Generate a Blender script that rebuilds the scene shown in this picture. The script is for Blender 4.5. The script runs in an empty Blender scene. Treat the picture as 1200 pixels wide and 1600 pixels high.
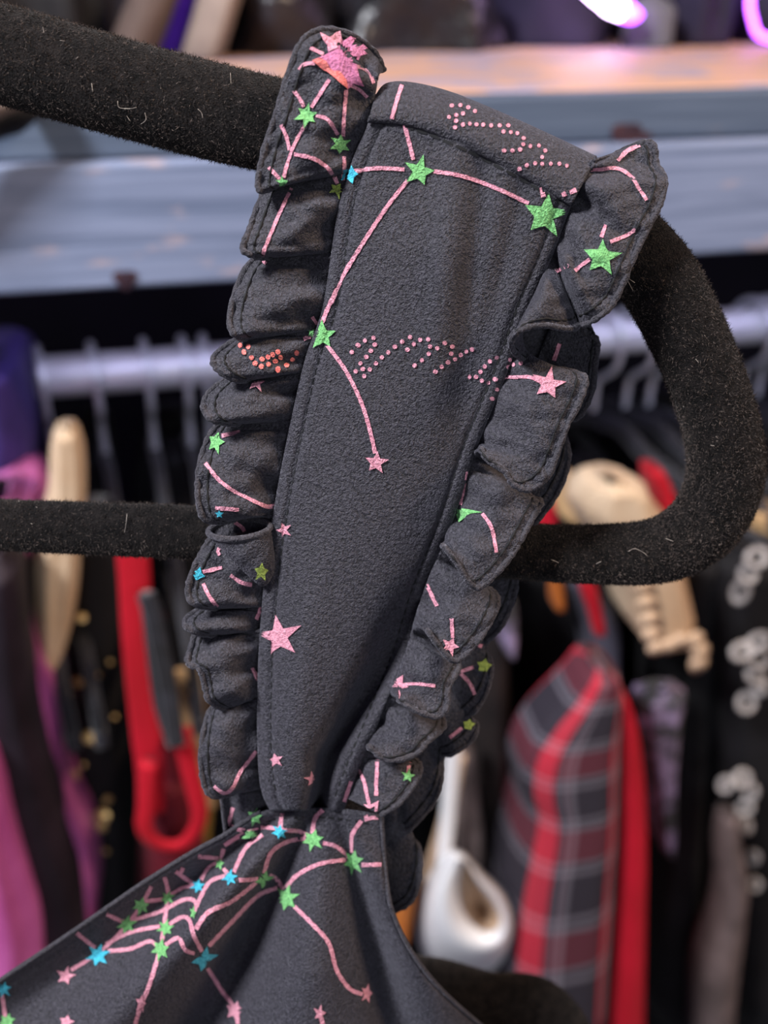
import bpy, math, random
import numpy as np
from mathutils import Vector, Matrix
from mathutils.bvhtree import BVHTree
from mathutils import noise as NOI
random.seed(7); rng = np.random.default_rng(7)
scene = bpy.context.scene
COL = scene.collection

# ------------------------------------------------------------------ camera
PITCH, YAW = math.radians(28), math.radians(12.5)
FPX = 1600.0
CAM = np.array([0.0, 0.0, 1.6])
FWD = np.array([math.sin(YAW)*math.cos(PITCH), math.cos(YAW)*math.cos(PITCH), -math.sin(PITCH)])
RGT = np.array([math.cos(YAW), -math.sin(YAW), 0.0])
UPV = np.cross(RGT, FWD)
cd = bpy.data.cameras.new('camera'); cam = bpy.data.objects.new('camera', cd); COL.objects.link(cam)
M = Matrix.Identity(4)
for i in range(3):
    M[i][0], M[i][1], M[i][2], M[i][3] = RGT[i], UPV[i], -FWD[i], CAM[i]
cam.matrix_world = M
cd.sensor_fit = 'VERTICAL'; cd.sensor_height = 36; cd.lens = 36*FPX/1600
cd.clip_start = 0.01; cd.clip_end = 20
cd.dof.use_dof = True; cd.dof.focus_distance = 0.207; cd.dof.aperture_fstop = 9.5
scene.camera = cam

# ------------------------------------------------------------------ world, lamps, exposure
w = bpy.data.worlds.new('shop_ambient'); scene.world = w; w.use_nodes = True
w.node_tree.nodes['Background'].inputs[0].default_value = (0.48, 0.34, 0.92, 1)
w.node_tree.nodes['Background'].inputs[1].default_value = 0.075
def area(name, loc, target, size, power, col):
    l = bpy.data.lights.new(name, 'AREA'); l.size = size; l.energy = power; l.color = col
    o = bpy.data.objects.new(name, l); COL.objects.link(o); o.location = loc
    o.rotation_euler = (Vector(target)-Vector(loc)).to_track_quat('-Z', 'Y').to_euler()
    return o
area('ceiling_lamp_cool', (-0.80, -0.05, 2.55), (0.05, 0.25, 1.5), 0.30, 36, (0.93, 0.94, 1.0))
area('ceiling_lamp_warm', (1.1, -0.05, 2.45), (0.1, 0.3, 1.45), 0.30, 15, (1.0, 0.74, 0.52))
front_light = area('added_front_light', (0.2, -2.3, 1.95), (0.2, 0.6, 1.4), 2.4, 17, (0.88, 0.94, 1.0))  # added soft light behind the camera, gives rail and hooks bright reflections
front_light.data.shape = 'RECTANGLE'; front_light.data.size_y = 1.2
vs = scene.view_settings
vs.view_transform = 'Standard'; vs.look = 'None'; vs.gamma = 1.0; vs.use_curve_mapping = False
vs.exposure = 0.65

# ------------------------------------------------------------------ placing
def dirv(px, py):
    return FWD + (px-600)/FPX*RGT - (py-800)/FPX*UPV
def F(px, py, off=0.0):                     # a point on the hanging dress strap's plane, off mm behind it
    d = 0.196 + (py-150)/1450*0.046 + off*0.001
    return CAM + d*dirv(px, py)
def B(px, py, Y):                           # a point on a plane parallel to the clothes rail
    v = dirv(px, py); return CAM + v*(Y/v[1])
def cr(keys, n):                            # catmull-rom through the keys, n samples per span
    k = np.asarray(keys, float); m = len(k); out = []
    for i in range(m-1):
        p0 = k[max(i-1, 0)]; p1 = k[i]; p2 = k[i+1]; p3 = k[min(i+2, m-1)]
        for j in range(n):
            t = j/n
            out.append(0.5*((2*p1)+(p2-p0)*t+(2*p0-5*p1+4*p2-p3)*t*t+(3*p1-p0-3*p2+p3)*t**3))
    out.append(k[-1]); return np.array(out)
def poly_x(line):                           # x as a smooth function of y along a traced line
    c = cr(line, 8); ys = c[:, 1]; xs = c[:, 0]; o = np.argsort(ys)
    return lambda y: np.interp(y, ys[o], xs[o])

# ------------------------------------------------------------------ materials
def srgb(r, g, b):
    f = lambda c: (c/255/12.92) if c/255 <= 0.04045 else ((c/255+0.055)/1.055)**2.4
    return (f(r), f(g), f(b), 1)
def new_mat(name):
    m = bpy.data.materials.new(name); m.use_nodes = True
    return m, m.node_tree.nodes, m.node_tree.links, m.node_tree.nodes['Principled BSDF']
def noise_mat(name, c1, c2, scale=20, rough=0.8, bump=0.0, bscale=200, bdist=0.001, sheen=0.0, sheen_c=(1, 1, 1, 1), metal=0, stretch=(1, 1, 1), spec=0.3, lo=0.35, hi=0.65, detail=4):
    m, N, L, P = new_mat(name)
    tc = N.new('ShaderNodeTexCoord'); mp = N.new('ShaderNodeMapping'); L.new(tc.outputs['Object'], mp.inputs[0])
    mp.inputs['Scale'].default_value = stretch
    nz = N.new('ShaderNodeTexNoise'); nz.inputs['Scale'].default_value = scale; nz.inputs['Detail'].default_value = detail
    L.new(mp.outputs[0], nz.inputs['Vector'])
    rp = N.new('ShaderNodeValToRGB'); L.new(nz.outputs[0], rp.inputs[0])
    rp.color_ramp.elements[0].position = lo; rp.color_ramp.elements[1].position = hi
    rp.color_ramp.elements[0].color = c1; rp.color_ramp.elements[1].color = c2
    L.new(rp.outputs[0], P.inputs['Base Color'])
    P.inputs['Roughness'].default_value = rough; P.inputs['Metallic'].default_value = metal
    P.inputs['Specular IOR Level'].default_value = spec
    P.inputs['Sheen Weight'].default_value = sheen; P.inputs['Sheen Tint'].default_value = sheen_c
    P.inputs['Sheen Roughness'].default_value = 0.4
    if bump:
        n2 = N.new('ShaderNodeTexNoise'); n2.inputs['Scale'].default_value = bscale; n2.inputs['Detail'].default_value = 3
        L.new(mp.outputs[0], n2.inputs['Vector'])
        b = N.new('ShaderNodeBump'); b.inputs['Strength'].default_value = bump; b.inputs['Distance'].default_value = bdist
        L.new(n2.outputs[0], b.inputs['Height']); L.new(b.outputs[0], P.inputs['Normal'])
    return m
def crepe(name, c1, c2, sheen=0.25, rough=0.75):
    # woven crepe: a pebbled grain of about a millimetre
    m, N, L, P = new_mat(name)
    tc = N.new('ShaderNodeTexCoord')
    n1 = N.new('ShaderNodeTexNoise'); n1.inputs['Scale'].default_value = 1650; n1.inputs['Detail'].default_value = 2; n1.inputs['Distortion'].default_value = 0.7
    n2 = N.new('ShaderNodeTexNoise'); n2.inputs['Scale'].default_value = 4200; n2.inputs['Detail'].default_value = 1
    L.new(tc.outputs['Object'], n1.inputs['Vector']); L.new(tc.outputs['Object'], n2.inputs['Vector'])
    ad = N.new('ShaderNodeMath'); ad.operation = 'MULTIPLY_ADD'; ad.inputs[1].default_value = 0.35
    L.new(n2.outputs[0], ad.inputs[0]); L.new(n1.outputs[0], ad.inputs[2])
    rp = N.new('ShaderNodeValToRGB'); rp.color_ramp.elements[0].position = 0.42; rp.color_ramp.elements[1].position = 0.86
    rp.color_ramp.elements[0].color = c1; rp.color_ramp.elements[1].color = c2
    L.new(ad.outputs[0], rp.inputs[0]); L.new(rp.outputs[0], P.inputs['Base Color'])
    b = N.new('ShaderNodeBump'); b.inputs['Strength'].default_value = 0.9; b.inputs['Distance'].default_value = 0.00062
    L.new(ad.outputs[0], b.inputs['Height']); L.new(b.outputs[0], P.inputs['Normal'])
    P.inputs['Roughness'].default_value = rough; P.inputs['Specular IOR Level'].default_value = 0.3
    P.inputs['Sheen Weight'].default_value = sheen; P.inputs['Sheen Roughness'].default_value = 0.35
    P.inputs['Sheen Tint'].default_value = (0.85, 0.85, 1, 1)
    return m
M_CLOTH = crepe('charcoal_crepe', srgb(15, 14, 18), srgb(54, 52, 59), 0.10, 0.6)
M_HEM = crepe('overlocked_hem_thread', srgb(20, 19, 23), srgb(58, 55, 60), sheen=0.15)
M_STITCH = noise_mat('black_sewing_thread', srgb(6, 6, 7), srgb(14, 14, 16), 3000, 0.8)
M_PINK = crepe('pink_print', srgb(150, 90, 106), srgb(202, 142, 156), 0.1)
M_ORANGE = crepe('coral_print', srgb(176, 78, 80), srgb(218, 122, 112), 0.1)
M_MAUVE = crepe('mauve_print', srgb(134, 70, 104), srgb(186, 112, 146), 0.1)
M_GREEN = crepe('green_print', srgb(70, 122, 68), srgb(116, 178, 110), 0.1)
M_LIME = crepe('lime_print', srgb(104, 122, 50), srgb(156, 174, 84), 0.1)
M_CYAN = crepe('cyan_print', srgb(26, 112, 134), srgb(62, 174, 194), 0.1)
M_VELVET = noise_mat('black_velvet', srgb(9, 8, 8), srgb(24, 21, 20), 400, 0.95, 0.8, 2600, 0.0006, sheen=0.08, sheen_c=(0.8, 0.75, 0.7, 1), spec=0.1)
M_PILE = noise_mat('black_velvet_pile', srgb(12, 11, 11), srgb(98, 86, 79), 1800, 0.9, spec=0.15, lo=0.40, hi=0.74)
M_LINT = noise_mat('pale_lint', srgb(92, 84, 78), srgb(150, 140, 130), 800)

# ------------------------------------------------------------------ mesh helpers
def link(name, me, mat, parent=None):
    o = bpy.data.objects.new(name, me); COL.objects.link(o)
    if mat: me.materials.append(mat)
    if parent: o.parent = parent
    return o
def mesh(name, verts, faces, mat, parent=None, smooth=True, uvs=None):
    me = bpy.data.meshes.new(name)
    me.from_pydata([tuple(map(float, v)) for v in verts], [], [tuple(int(i) for i in f) for f in faces]); me.update()
    if smooth: me.polygons.foreach_set('use_smooth', [True]*len(me.polygons))
    if uvs is not None:
        ul = me.uv_layers.new(name='UVMap')
        for lp in me.loops: ul.data[lp.index].uv = uvs[lp.vertex_index]
    return link(name, me, mat, parent)
def grid_faces(nr, nc, wrap=False):
    f = []
    for i in range(nr-1):
        for j in range(nc if wrap else nc-1):
            k = (j+1) % nc
            f.append((i*nc+j, i*nc+k, (i+1)*nc+k, (i+1)*nc+j))
    return f
def thing(name, label, cat, group=None, loc=(0, 0, 0)):
    o = bpy.data.objects.new(name, None); COL.objects.link(o); o.location = loc
    o.empty_display_size = 0.02; tag(o, label, cat, group); return o
def tag(o, label=None, cat=None, group=None, kind=None):
    if label: o['label'] = label
    if cat: o['category'] = cat
    if group: o['group'] = group
    if kind: o['kind'] = kind
    return o
def tube_geo(path, rad, nseg=12, rb=None, side=None, cap=True, twist=None):
    # path Nx3, rad array (in-plane half width), rb = half depth along side vector
    p = np.asarray(path, float); n = len(p)
    r = np.broadcast_to(np.asarray(rad, float), (n,)); r2 = r if rb is None else np.broadcast_to(np.asarray(rb, float), (n,))
    t = np.gradient(p, axis=0); t /= np.linalg.norm(t, axis=1)[:, None]+1e-12
    V = []
    ref = np.array(side if side is not None else (0.31, 0.77, 0.55), float)
    for i in range(n):
        b = ref - t[i]*np.dot(ref, t[i]); b /= np.linalg.norm(b)+1e-9
        if side is None: ref = b
        a = np.cross(t[i], b)
        for j in range(nseg):
            th = 2*math.pi*j/nseg
            V.append(p[i]+a*math.cos(th)*r[i]+b*math.sin(th)*r2[i])
    Fc = grid_faces(n, nseg, True)
    if cap:
        Fc.append(tuple(range(nseg-1, -1, -1))); Fc.append(tuple((n-1)*nseg+j for j in range(nseg)))
    return V, Fc
def tube(name, path, rad, mat, parent=None, **k):
    V, Fc = tube_geo(path, rad, **k); return mesh(name, V, Fc, mat, parent)
def box_geo(lo, hi):
    x0, y0, z0 = lo; x1, y1, z1 = hi
    V = [(x0,y0,z0),(x1,y0,z0),(x1,y1,z0),(x0,y1,z0),(x0,y0,z1),(x1,y0,z1),(x1,y1,z1),(x0,y1,z1)]
    return V, [(0,3,2,1),(4,5,6,7),(0,1,5,4),(1,2,6,5),(2,3,7,6),(3,0,4,7)]
def box(name, lo, hi, mat, parent=None, bevel=0.0):
    V, Fc = box_geo(lo, hi); o = mesh(name, V, Fc, mat, parent, smooth=False)
    if bevel:
        md = o.modifiers.new('edge', 'BEVEL'); md.width = bevel; md.segments = 3
    return o
def solid(o, t, off=0):
    md = o.modifiers.new('thickness', 'SOLIDIFY'); md.thickness = t; md.offset = off
    return o

# ================================================================== the setting
M_WALL = noise_mat('dark_shop_wall', srgb(16, 13, 20), srgb(26, 21, 32), 6, 0.9)
M_FLOOR = noise_mat('dark_shop_floor', srgb(22, 18, 18), srgb(36, 30, 28), 8, 0.7)
tag(box('wall_back', (-2.2, 1.35, 0), (2.6, 1.45, 2.9), M_WALL), 'dark painted shop wall behind the clothes rail', kind='structure')
tag(box('floor', (-2.2, -2.4, -0.05), (2.6, 1.35, 0.0), M_FLOOR), 'dark shop floor under the clothes rail', kind='structure')

# ------------------------------------------------------------------ wooden shelf above the rail
def wood(name, c1, c2, cw, wear, scale=6):
    m, N, L, P = new_mat(name)
    tc = N.new('ShaderNodeTexCoord'); mp = N.new('ShaderNodeMapping'); mp.inputs['Scale'].default_value = (1.2, 6, 22)
    L.new(tc.outputs['Object'], mp.inputs[0])
    n1 = N.new('ShaderNodeTexNoise'); n1.inputs['Scale'].default_value = scale; n1.inputs['Detail'].default_value = 6; n1.inputs['Distortion'].default_value = 0.6
    L.new(mp.outputs[0], n1.inputs['Vector'])
    rp = N.new('ShaderNodeValToRGB'); rp.color_ramp.elements[0].position = 0.3; rp.color_ramp.elements[1].position = 0.7
    rp.color_ramp.elements[0].color = c1; rp.color_ramp.elements[1].color = c2; L.new(n1.outputs[0], rp.inputs[0])
    mp2 = N.new('ShaderNodeMapping'); mp2.inputs['Scale'].default_value = (9, 14, 30); L.new(tc.outputs['Object'], mp2.inputs[0])
    n2 = N.new('ShaderNodeTexNoise'); n2.inputs['Scale'].default_value = 2.2; n2.inputs['Detail'].default_value = 5
    L.new(mp2.outputs[0], n2.inputs['Vector'])
    r2 = N.new('ShaderNodeValToRGB'); r2.color_ramp.elements[0].position = wear; r2.color_ramp.elements[1].position = wear+0.07
    L.new(n2.outputs[0], r2.inputs[0])
    mx = N.new('ShaderNodeMix'); mx.data_type = 'RGBA'; L.new(r2.outputs[0], mx.inputs[0]); L.new(rp.outputs[0], mx.inputs[6]); mx.inputs[7].default_value = cw
    L.new(mx.outputs[2], P.inputs['Base Color'])
    b = N.new('ShaderNodeBump'); b.inputs['Strength'].default_value = 0.4; b.inputs['Distance'].default_value = 0.002
    L.new(n1.outputs[0], b.inputs['Height']); L.new(b.outputs[0], P.inputs['Normal'])
    P.inputs['Roughness'].default_value = 0.55
    return m
M_PAINT = wood('worn_blue_painted_wood', srgb(84, 96, 120), srgb(122, 132, 157), srgb(146, 134, 140), 0.65)
M_PAINT_D = wood('slate_blue_painted_wood', srgb(58, 70, 88), srgb(80, 92, 110), srgb(112, 106, 106), 0.68)
M_RAW = wood('pale_raw_pine', srgb(172, 136, 118), srgb(204, 160, 134), srgb(152, 140, 156), 0.52)
M_KNOT = noise_mat('dark_knot', srgb(38, 22, 34), srgb(70, 40, 40), 80)
YS = 0.60
ztop = B(700, 150, YS-0.02)[2]; zmid = B(600, 232, YS-0.02)[2]; zbot = B(600, 428, YS-0.028)[2]
shelf = thing('wooden_shelf', 'worn blue painted wooden shelf with a raw pine top above the clothes rail', 'shelf', loc=(0, 0, 0))
sx0, sx1 = -0.75, 1.15
box('top_board', (sx0, YS+0.002, ztop-0.020), (sx1, 1.33, ztop), M_RAW, shelf, 0.003)
box('front_board', (sx0, YS-0.020, zmid), (sx1, YS+0.0015, ztop-0.001), M_PAINT_D, shelf, 0.002)
box('front_board', (sx0, YS-0.028, zbot), (sx1, YS+0.0015, zmid-0.001), M_PAINT, shelf, 0.003)
for (kx, ky, rr) in ((196, 436, 0.0055), (978, 212, 0.008), (1005, 216, 0.004)):
    p = B(kx, ky, YS-0.0282 if ky > 240 else YS-0.0202)
    V = []; n = 14
    for i in range(n):
        a = 2*math.pi*i/n; q = rr*(1+0.18*math.sin(3*a)); V.append((p[0]+q*1.15*math.cos(a), p[1]-0.0006, p[2]+q*math.sin(a)))
    V.append((p[0], p[1]-0.0022, p[2]))
    mesh('knot', V, [(n, i, (i+1) % n) for i in range(n)], M_KNOT, shelf)
for bx in (-0.62, 1.05):
    box('bracket', (bx, 0.64, zbot), (bx+0.03, 1.34, ztop-0.021), M_PAINT_D, shelf, 0.002)

strip_h = box('lamp_housing', (-0.55, YS+0.006, zbot+0.012), (1.0, YS+0.022, zbot+0.024), M_PAINT_D, shelf, 0.001)
ls = area('under_shelf_light_strip', (0.225, YS+0.014, zbot+0.010), (0.225, YS+0.10, zbot-0.075), 1.5, 0.65, (0.66, 0.62, 1.0))
ls.data.shape = 'RECTANGLE'; ls.data.size_y = 0.012
# ------------------------------------------------------------------ chrome clothes rail
def chrome(name, c, r, met):
    m, N, L, P = new_mat(name); P.inputs['Base Color'].default_value = c; P.inputs['Metallic'].default_value = met; P.inputs['Roughness'].default_value = r
    tc = N.new('ShaderNodeTexCoord'); n = N.new('ShaderNodeTexNoise'); n.inputs['Scale'].default_value = 60
    L.new(tc.outputs['Object'], n.inputs['Vector'])
    mr = N.new('ShaderNodeMapRange'); mr.inputs[3].default_value = r*0.7; mr.inputs[4].default_value = r*1.5
    L.new(n.outputs[0], mr.inputs[0]); L.new(mr.outputs[0], P.inputs['Roughness'])
    return m
M_CHROME = chrome('brushed_chrome', (0.90, 0.92, 0.96, 1), 0.42, 0.55)
M_HOOK = chrome('polished_hook_steel', (0.90, 0.95, 0.97, 1), 0.30, 0.7)
YR = 0.72; ZR = B(300, 572, YR)[2]; RR = 0.0145
rail = thing('clothes_rail', 'round chrome clothes rail running below the wooden shelf', 'rail')
tube('tube', [(-0.62, YR, ZR), (0.2, YR, ZR), (1.05, YR, ZR)], RR, M_CHROME, rail, nseg=32)
for bx in (-0.60, 1.03):
    tube('end_cap', [(bx, YR, ZR), (bx+0.012, YR, ZR)], 0.018, M_CHROME, rail, nseg=24)
    tube('drop_rod', [(bx+0.006, YR, ZR+0.01), (bx+0.006, YR, ztop-0.021)], 0.007, M_CHROME, rail, nseg=12)

# ------------------------------------------------------------------ background hangers on the rail
M_BHANG = noise_mat('black_flocked_hanger', srgb(15, 15, 18), srgb(36, 36, 43), 60, 0.7, sheen=0.3)
def bg_hanger(px, twist, label, drop=0.045, span=0.20):
    X = B(px, 572, YR)[0]
    t = thing('coat_hanger', label, 'hanger', 'coat hangers on the clothes rail', (X, YR, ZR-drop-0.03))
    ca, sa = math.cos(twist), math.sin(twist)
    o3 = np.array([0, 0, drop+0.03])
    def W(a, z): return np.array([a*sa, -a*ca, z])       # a: toward the viewer
    r = RR+0.0045; pts = []
    for k in range(15):
        th = math.radians(-150+k*17.2); pts.append(W(r*1.12*math.sin(th), r*math.cos(th)*1.05+0.0005)+o3)
    pts += [W(r*0.9, -0.022)+o3, W(r*0.35, -0.032)+o3, W(0, -0.042)+o3, W(0, -drop-0.03)+o3]
    tube('hook', cr(pts, 3), 0.0028, M_HOOK, t, nseg=10)
    arm = [W(span, -0.085), W(span*0.96, -0.062), W(span*0.7, -0.040), W(span*0.3, -0.012), W(0.03, 0.004), W(0, 0.006), W(-0.03, 0.004), W(-span*0.3, -0.012), W(-span*0.7, -0.040), W(-span*0.96, -0.062), W(-span, -0.085)]
    tube('shoulder_bar', cr(arm, 5), 0.0075, M_BHANG, t, nseg=12, rb=0.004, side=(ca, sa, 0.0))
    tube('trouser_bar', cr([W(span, -0.085), W(span*0.92, -0.098), W(0, -0.10), W(-span*0.92, -0.098), W(-span, -0.085)], 5), 0.0045, M_BHANG, t, nseg=10)
    return t
for px, tw, lab in ((8, 0.15, 'black flocked coat hanger at the far left end of the chrome rail'),
                    (62, 0.12, 'black coat hanger second from the left on the chrome rail'),
                    (146, 0.10, 'black coat hanger with a bright hook third from the left on the rail'),
                    (228, 0.06, 'black coat hanger with a steel hook fourth from the left on the rail'),
                    (288, 0.05, 'black coat hanger fifth from the left, just left of the ruffled strap'),
                    (320, 0.02, 'black coat hanger whose hook touches the left ruffle in view'),
                    (935, 0.50, 'black coat hanger just right of the ruffled strap, seen through the velvet loop'),
                    (985, 0.55, 'black coat hanger with twin bright hooks seen through the velvet loop'),
                    (1022, 0.62, 'black coat hanger nearest the inner edge of the velvet loop'),
                    (1165, 0.30, 'black coat hanger just outside the velvet loop on the right'),
                    (1192, 0.32, 'black coat hanger at the right edge of view')):
    bg_hanger(px, tw, lab)

# ------------------------------------------------------------------ background garments
def fold_noise(n, seed, k):
    r = np.random.default_rng(seed); a = np.linspace(0, 2*math.pi, n, endpoint=False); s = np.zeros(n)
    for q in range(k): s += r.normal()*np.sin(a*r.integers(3, 11)+r.uniform(0, 6.28))/(1.5)
    return s/ max(1e-6, np.abs(s).max())
def drape_geo(rows, Y, dep, seed=1, fold=0.10, nu=44, per=5):
    c = cr(rows, per); nv = len(c); fn = fold_noise(nu, seed, 5); V = []; UV = []
    for i, (py, xl, xr) in enumerate(c):
        a = B(xl, py, Y); b = B(xr, py, Y); m = (a+b)/2; hw = max(0.001, abs(b[0]-a[0])/2)
        g = 1.0 if 0 < i < nv-1 else 0.35
        taper = min(1, 0.45+0.8*i/nv)
        for j in range(nu):
            th = 2*math.pi*j/nu
            cx, cy = math.cos(th), math.sin(th)
            e = 0.75
            sx = math.copysign(abs(cx)**e, cx); sy = math.copysign(abs(cy)**e, cy)
            q = 1+fold*fn[j]*math.sin(0.3+i*0.11)+0.5*fold*fn[(j*3) % nu]
            V.append((m[0]+hw*sx*g*q, Y+dep/2*taper+dep/2*taper*sy*g*(1+0.3*fold*fn[j]), m[2]))
            UV.append(((math.cos(th)+1)/2, i/nv))
    Fc = grid_faces(nv, nu, True)
    Fc.append(tuple(range(nu))); Fc.append(tuple((nv-1)*nu+j for j in range(nu-1, -1, -1)))
    return V, Fc, UV
def drape(name, rows, Y, dep, mat, parent=None, **k):
    V, Fc, UV = drape_geo(rows, Y, dep, **k)
    o = mesh(name, V, Fc, mat, parent, uvs=UV)
    return o
def cloth(name, c1, c2, scale=30, rough=0.75, sheen=0.03, **k):
    c1, c2 = [tuple(0.7*q for q in c[:3])+(1,) for c in (c1, c2)]
    return noise_mat(name, c1, c2, scale, rough, 0.3, 250, 0.002, sheen=sheen, **k)
M_BLK = cloth('black_jersey', srgb(9, 8, 10), srgb(20, 18, 22), sheen=0.03)
M_BLK2 = cloth('brown_black_cloth', srgb(24, 18, 17), srgb(44, 34, 32), sheen=0.03)
M_PURP = cloth('violet_cloth', srgb(46, 34, 96), srgb(70, 52, 130))
M_MAG = cloth('magenta_satin', srgb(196, 88, 158), srgb(232, 122, 196), 14, 0.35, spec=0.6)
M_DKP = cloth('aubergine_black_velvet', srgb(22, 16, 24), srgb(44, 34, 46), 20, 0.6)
M_CREAM = cloth('cream_cotton', srgb(196, 160, 124), srgb(226, 200, 168), 12)
M_RED = cloth('scarlet_jersey', srgb(180, 4, 26), srgb(208, 8, 40), 10)
M_DRED = cloth('deep_red_cloth', srgb(90, 8, 26), srgb(128, 12, 34), 10)
M_TAN = cloth('tan_card', srgb(186, 146, 100), srgb(214, 174, 124), 12)
M_YEL = cloth('mustard_cloth', srgb(150, 120, 40), srgb(190, 156, 70), 12)
M_WHT = cloth('white_foam_satin', srgb(250, 244, 248), srgb(255, 255, 255), 10, 0.5)
M_BEI = cloth('beige_lining', srgb(196, 164, 132), srgb(222, 190, 160), 10)
M_ORG = cloth('orange_cloth', srgb(190, 96, 24), srgb(214, 130, 60), 10)
M_LIL = cloth('lilac_lace', srgb(62, 62, 64), srgb(158, 140, 174), 55, lo=0.42, hi=0.58)
M_TAUPE = cloth('taupe_knit', srgb(92, 78, 74), srgb(126, 108, 104), 40)
M_PEARL = noise_mat('pale_chain_plastic', srgb(112, 106, 104), srgb(158, 152, 148), 40, 0.4)
M_GOLD = noise_mat('gold_sequin', srgb(190, 150, 84), srgb(236, 200, 140), 40, 0.3, metal=0.6)
M_GREY = cloth('grey_cloth', srgb(60, 60, 72), srgb(92, 90, 104), 20)
def garment(name, label, cat, rows, Y, dep, mat, **k):
    return tag(drape(name, rows, Y, dep, mat, **k), label, cat)

# -- left group
garment('violet_dress', 'violet garment at the left edge just below the chrome rail', 'dress', [(600, -60, 12), (640, -90, 30), (720, -90, 46), (800, -90, 44), (900, -90, 40)], 0.60, 0.24, M_PURP, seed=3)
mg = thing('magenta_top', 'shiny magenta satin top hanging at the far left', 'top', loc=tuple(B(20, 1600, 0.5)))
def childdrape(parent, name, rows, Y, dep, mat, **k):
    o = drape(name, rows, Y, dep, mat, None, **k); o.parent = parent; o.matrix_parent_inverse = Matrix.Translation(parent.location).inverted(); return o
childdrape(mg, 'shoulder', [(820, -70, 40), (870, -60, 55), (915, -60, 50), (950, -60, 22)], 0.53, 0.20, M_MAG, seed=5)
childdrape(mg, 'side_panel', [(960, 20, 34), (1020, 15, 50), (1060, 20, 70), (1122, 30, 98), (1229, 50, 105), (1280, 70, 120), (1335, 80, 150), (1400, 95, 160), (1440, 100, 160), (1520, 90, 150)], 0.52, 0.18, M_MAG, seed=6)
childdrape(mg, 'front_panel', [(1210, -80, -20), (1270, -80, 4), (1350, -80, 26), (1430, -80, 52), (1500, -80, 72), (1600, -80, 80), (1680, -80, 84)], 0.46, 0.2, M_MAG, seed=9, fold=0.16)
garment('black_velvet_strap_dress', 'black velvet garment edge slanting between two pieces of magenta satin', 'dress', [(900, -60, 26), (980, -60, 36), (1060, -55, 44), (1122, -45, 54), (1229, -35, 80), (1335, -10, 106), (1415, 20, 134), (1560, 40, 150)], 0.49, 0.16, M_DKP, seed=11)
garment('cream_scarf', 'cream pointed scarf hanging behind the lower velvet bar on the left', 'scarf', [(680, 84, 118), (720, 78, 128), (790, 74, 130), (870, 50, 126), (940, 48, 122), (1000, 52, 112), (1050, 60, 96), (1085, 72, 82)], 0.54, 0.06, M_CREAM, seed=13, fold=0.15)
sq = thing('sequin_dress', 'black dress dotted with gold sequins left of the red strappy top', 'dress', loc=tuple(B(150, 1550, 0.6)))
so = childdrape(sq, 'body', [(840, 120, 178), (900, 110, 186), (1000, 96, 200), (1100, 90, 212), (1250, 96, 222), (1400, 110, 230), (1560, 110, 236)], 0.56, 0.14, M_BLK, seed=15, fold=0.07)
disc = [(math.cos(a*math.pi/4), 0, math.sin(a*math.pi/4)) for a in range(8)]
sme = bpy.data.meshes.new('sequin'); sme.from_pydata([(x*0.0036, -0.0002, z*0.0036) for x, y, z in disc]+[(x*0.0036, 0.0004, z*0.0036) for x, y, z in disc]+[(0, -0.0010, 0)], [], [(16, (i+1) % 8, i) for i in range(8)]+[(i, (i+1) % 8, 8+(i+1) % 8, 8+i) for i in range(8)]); sme.materials.append(M_GOLD)
for (x, y, s) in ((101, 1082, 1.3), (121, 1066, 1.0), (137, 1043, .9), (128, 965, .8), (139, 1152, 1.2), (150, 1160, .8), (113, 1213, 1.25), (160, 1275, 1.5), (168, 1250, .9), (158, 1292, 1.1), (152, 1055, .6), (165, 1330, .7), (130, 1195, .5), (180, 1120, .5), (120, 1360, .7), (172, 1035, .5)):
    q = bpy.data.objects.new('sequin', sme); COL.objects.link(q); q.parent = sq
    q.location = Vector(B(x, y, 0.553))-sq.location; q.scale = (s, s, s)
    q.rotation_euler = (random.uniform(-.5, .1), 0, random.uniform(-.5, .5))
rt = thing('red_strappy_top', 'bright red top with a black strap and deep V, left of the ruffles', 'top', loc=tuple(B(260, 1500, 0.5)))
def childtube(parent, name, path, rad, mat, **k):
    o = tube(name, path, rad, mat, None, **k); o.parent = parent; o.matrix_parent_inverse = Matrix.Translation(parent.location).inverted(); return o
def Bp(pts, Y, n=5, fn=None): return [B(x, y, Y if fn is None else fn(x, y)) for x, y in cr(pts, n)]
childtube(rt, 'strap', Bp([(206, 850), (210, 900), (214, 980), (220, 1060), (228, 1140), (236, 1210), (236, 1270)], 0.50), [0.0088]*31, M_RED, rb=0.002, side=(0, 1, 0.1))
childtube(rt, 'neckline_binding', Bp([(232, 1190), (228, 1260), (226, 1295), (246, 1318), (278, 1322), (300, 1306), (312, 1270), (296, 1200), (284, 1140)], 0.492), 0.0056, M_RED, rb=0.003)
childtube(rt, 'back_strap', Bp([(236, 960), (244, 1030), (250, 1080), (262, 1150), (276, 1210), (292, 1260)], 0.515), 0.0075, M_DRED, rb=0.002, side=(0, 1, .1))
childtube(rt, 'black_strap', Bp([(228, 928), (240, 960), (250, 1010), (260, 1060), (270, 1120), (276, 1165)], 0.485), 0.0052, M_BHANG, rb=0.002, side=(0, 1, .1))
childtube(rt, 'black_strap', Bp([(226, 925), (232, 980), (240, 1050), (250, 1110), (268, 1160)], 0.489), 0.0028, M_BHANG, rb=0.0015, side=(0, 1, .1))
childdrape(rt, 'body', [(1235, 222, 300), (1280, 222, 310), (1330, 220, 314), (1420, 216, 330), (1560, 210, 340)], 0.505, 0.14, M_DRED, seed=19)
tg = thing('tan_card_tag', 'tan card with a punched hole behind the left ruffle', 'tag', loc=tuple(B(310, 1260, 0.55)))
a, b = B(272, 1048, 0.56), B(338, 1262, 0.56)
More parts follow.
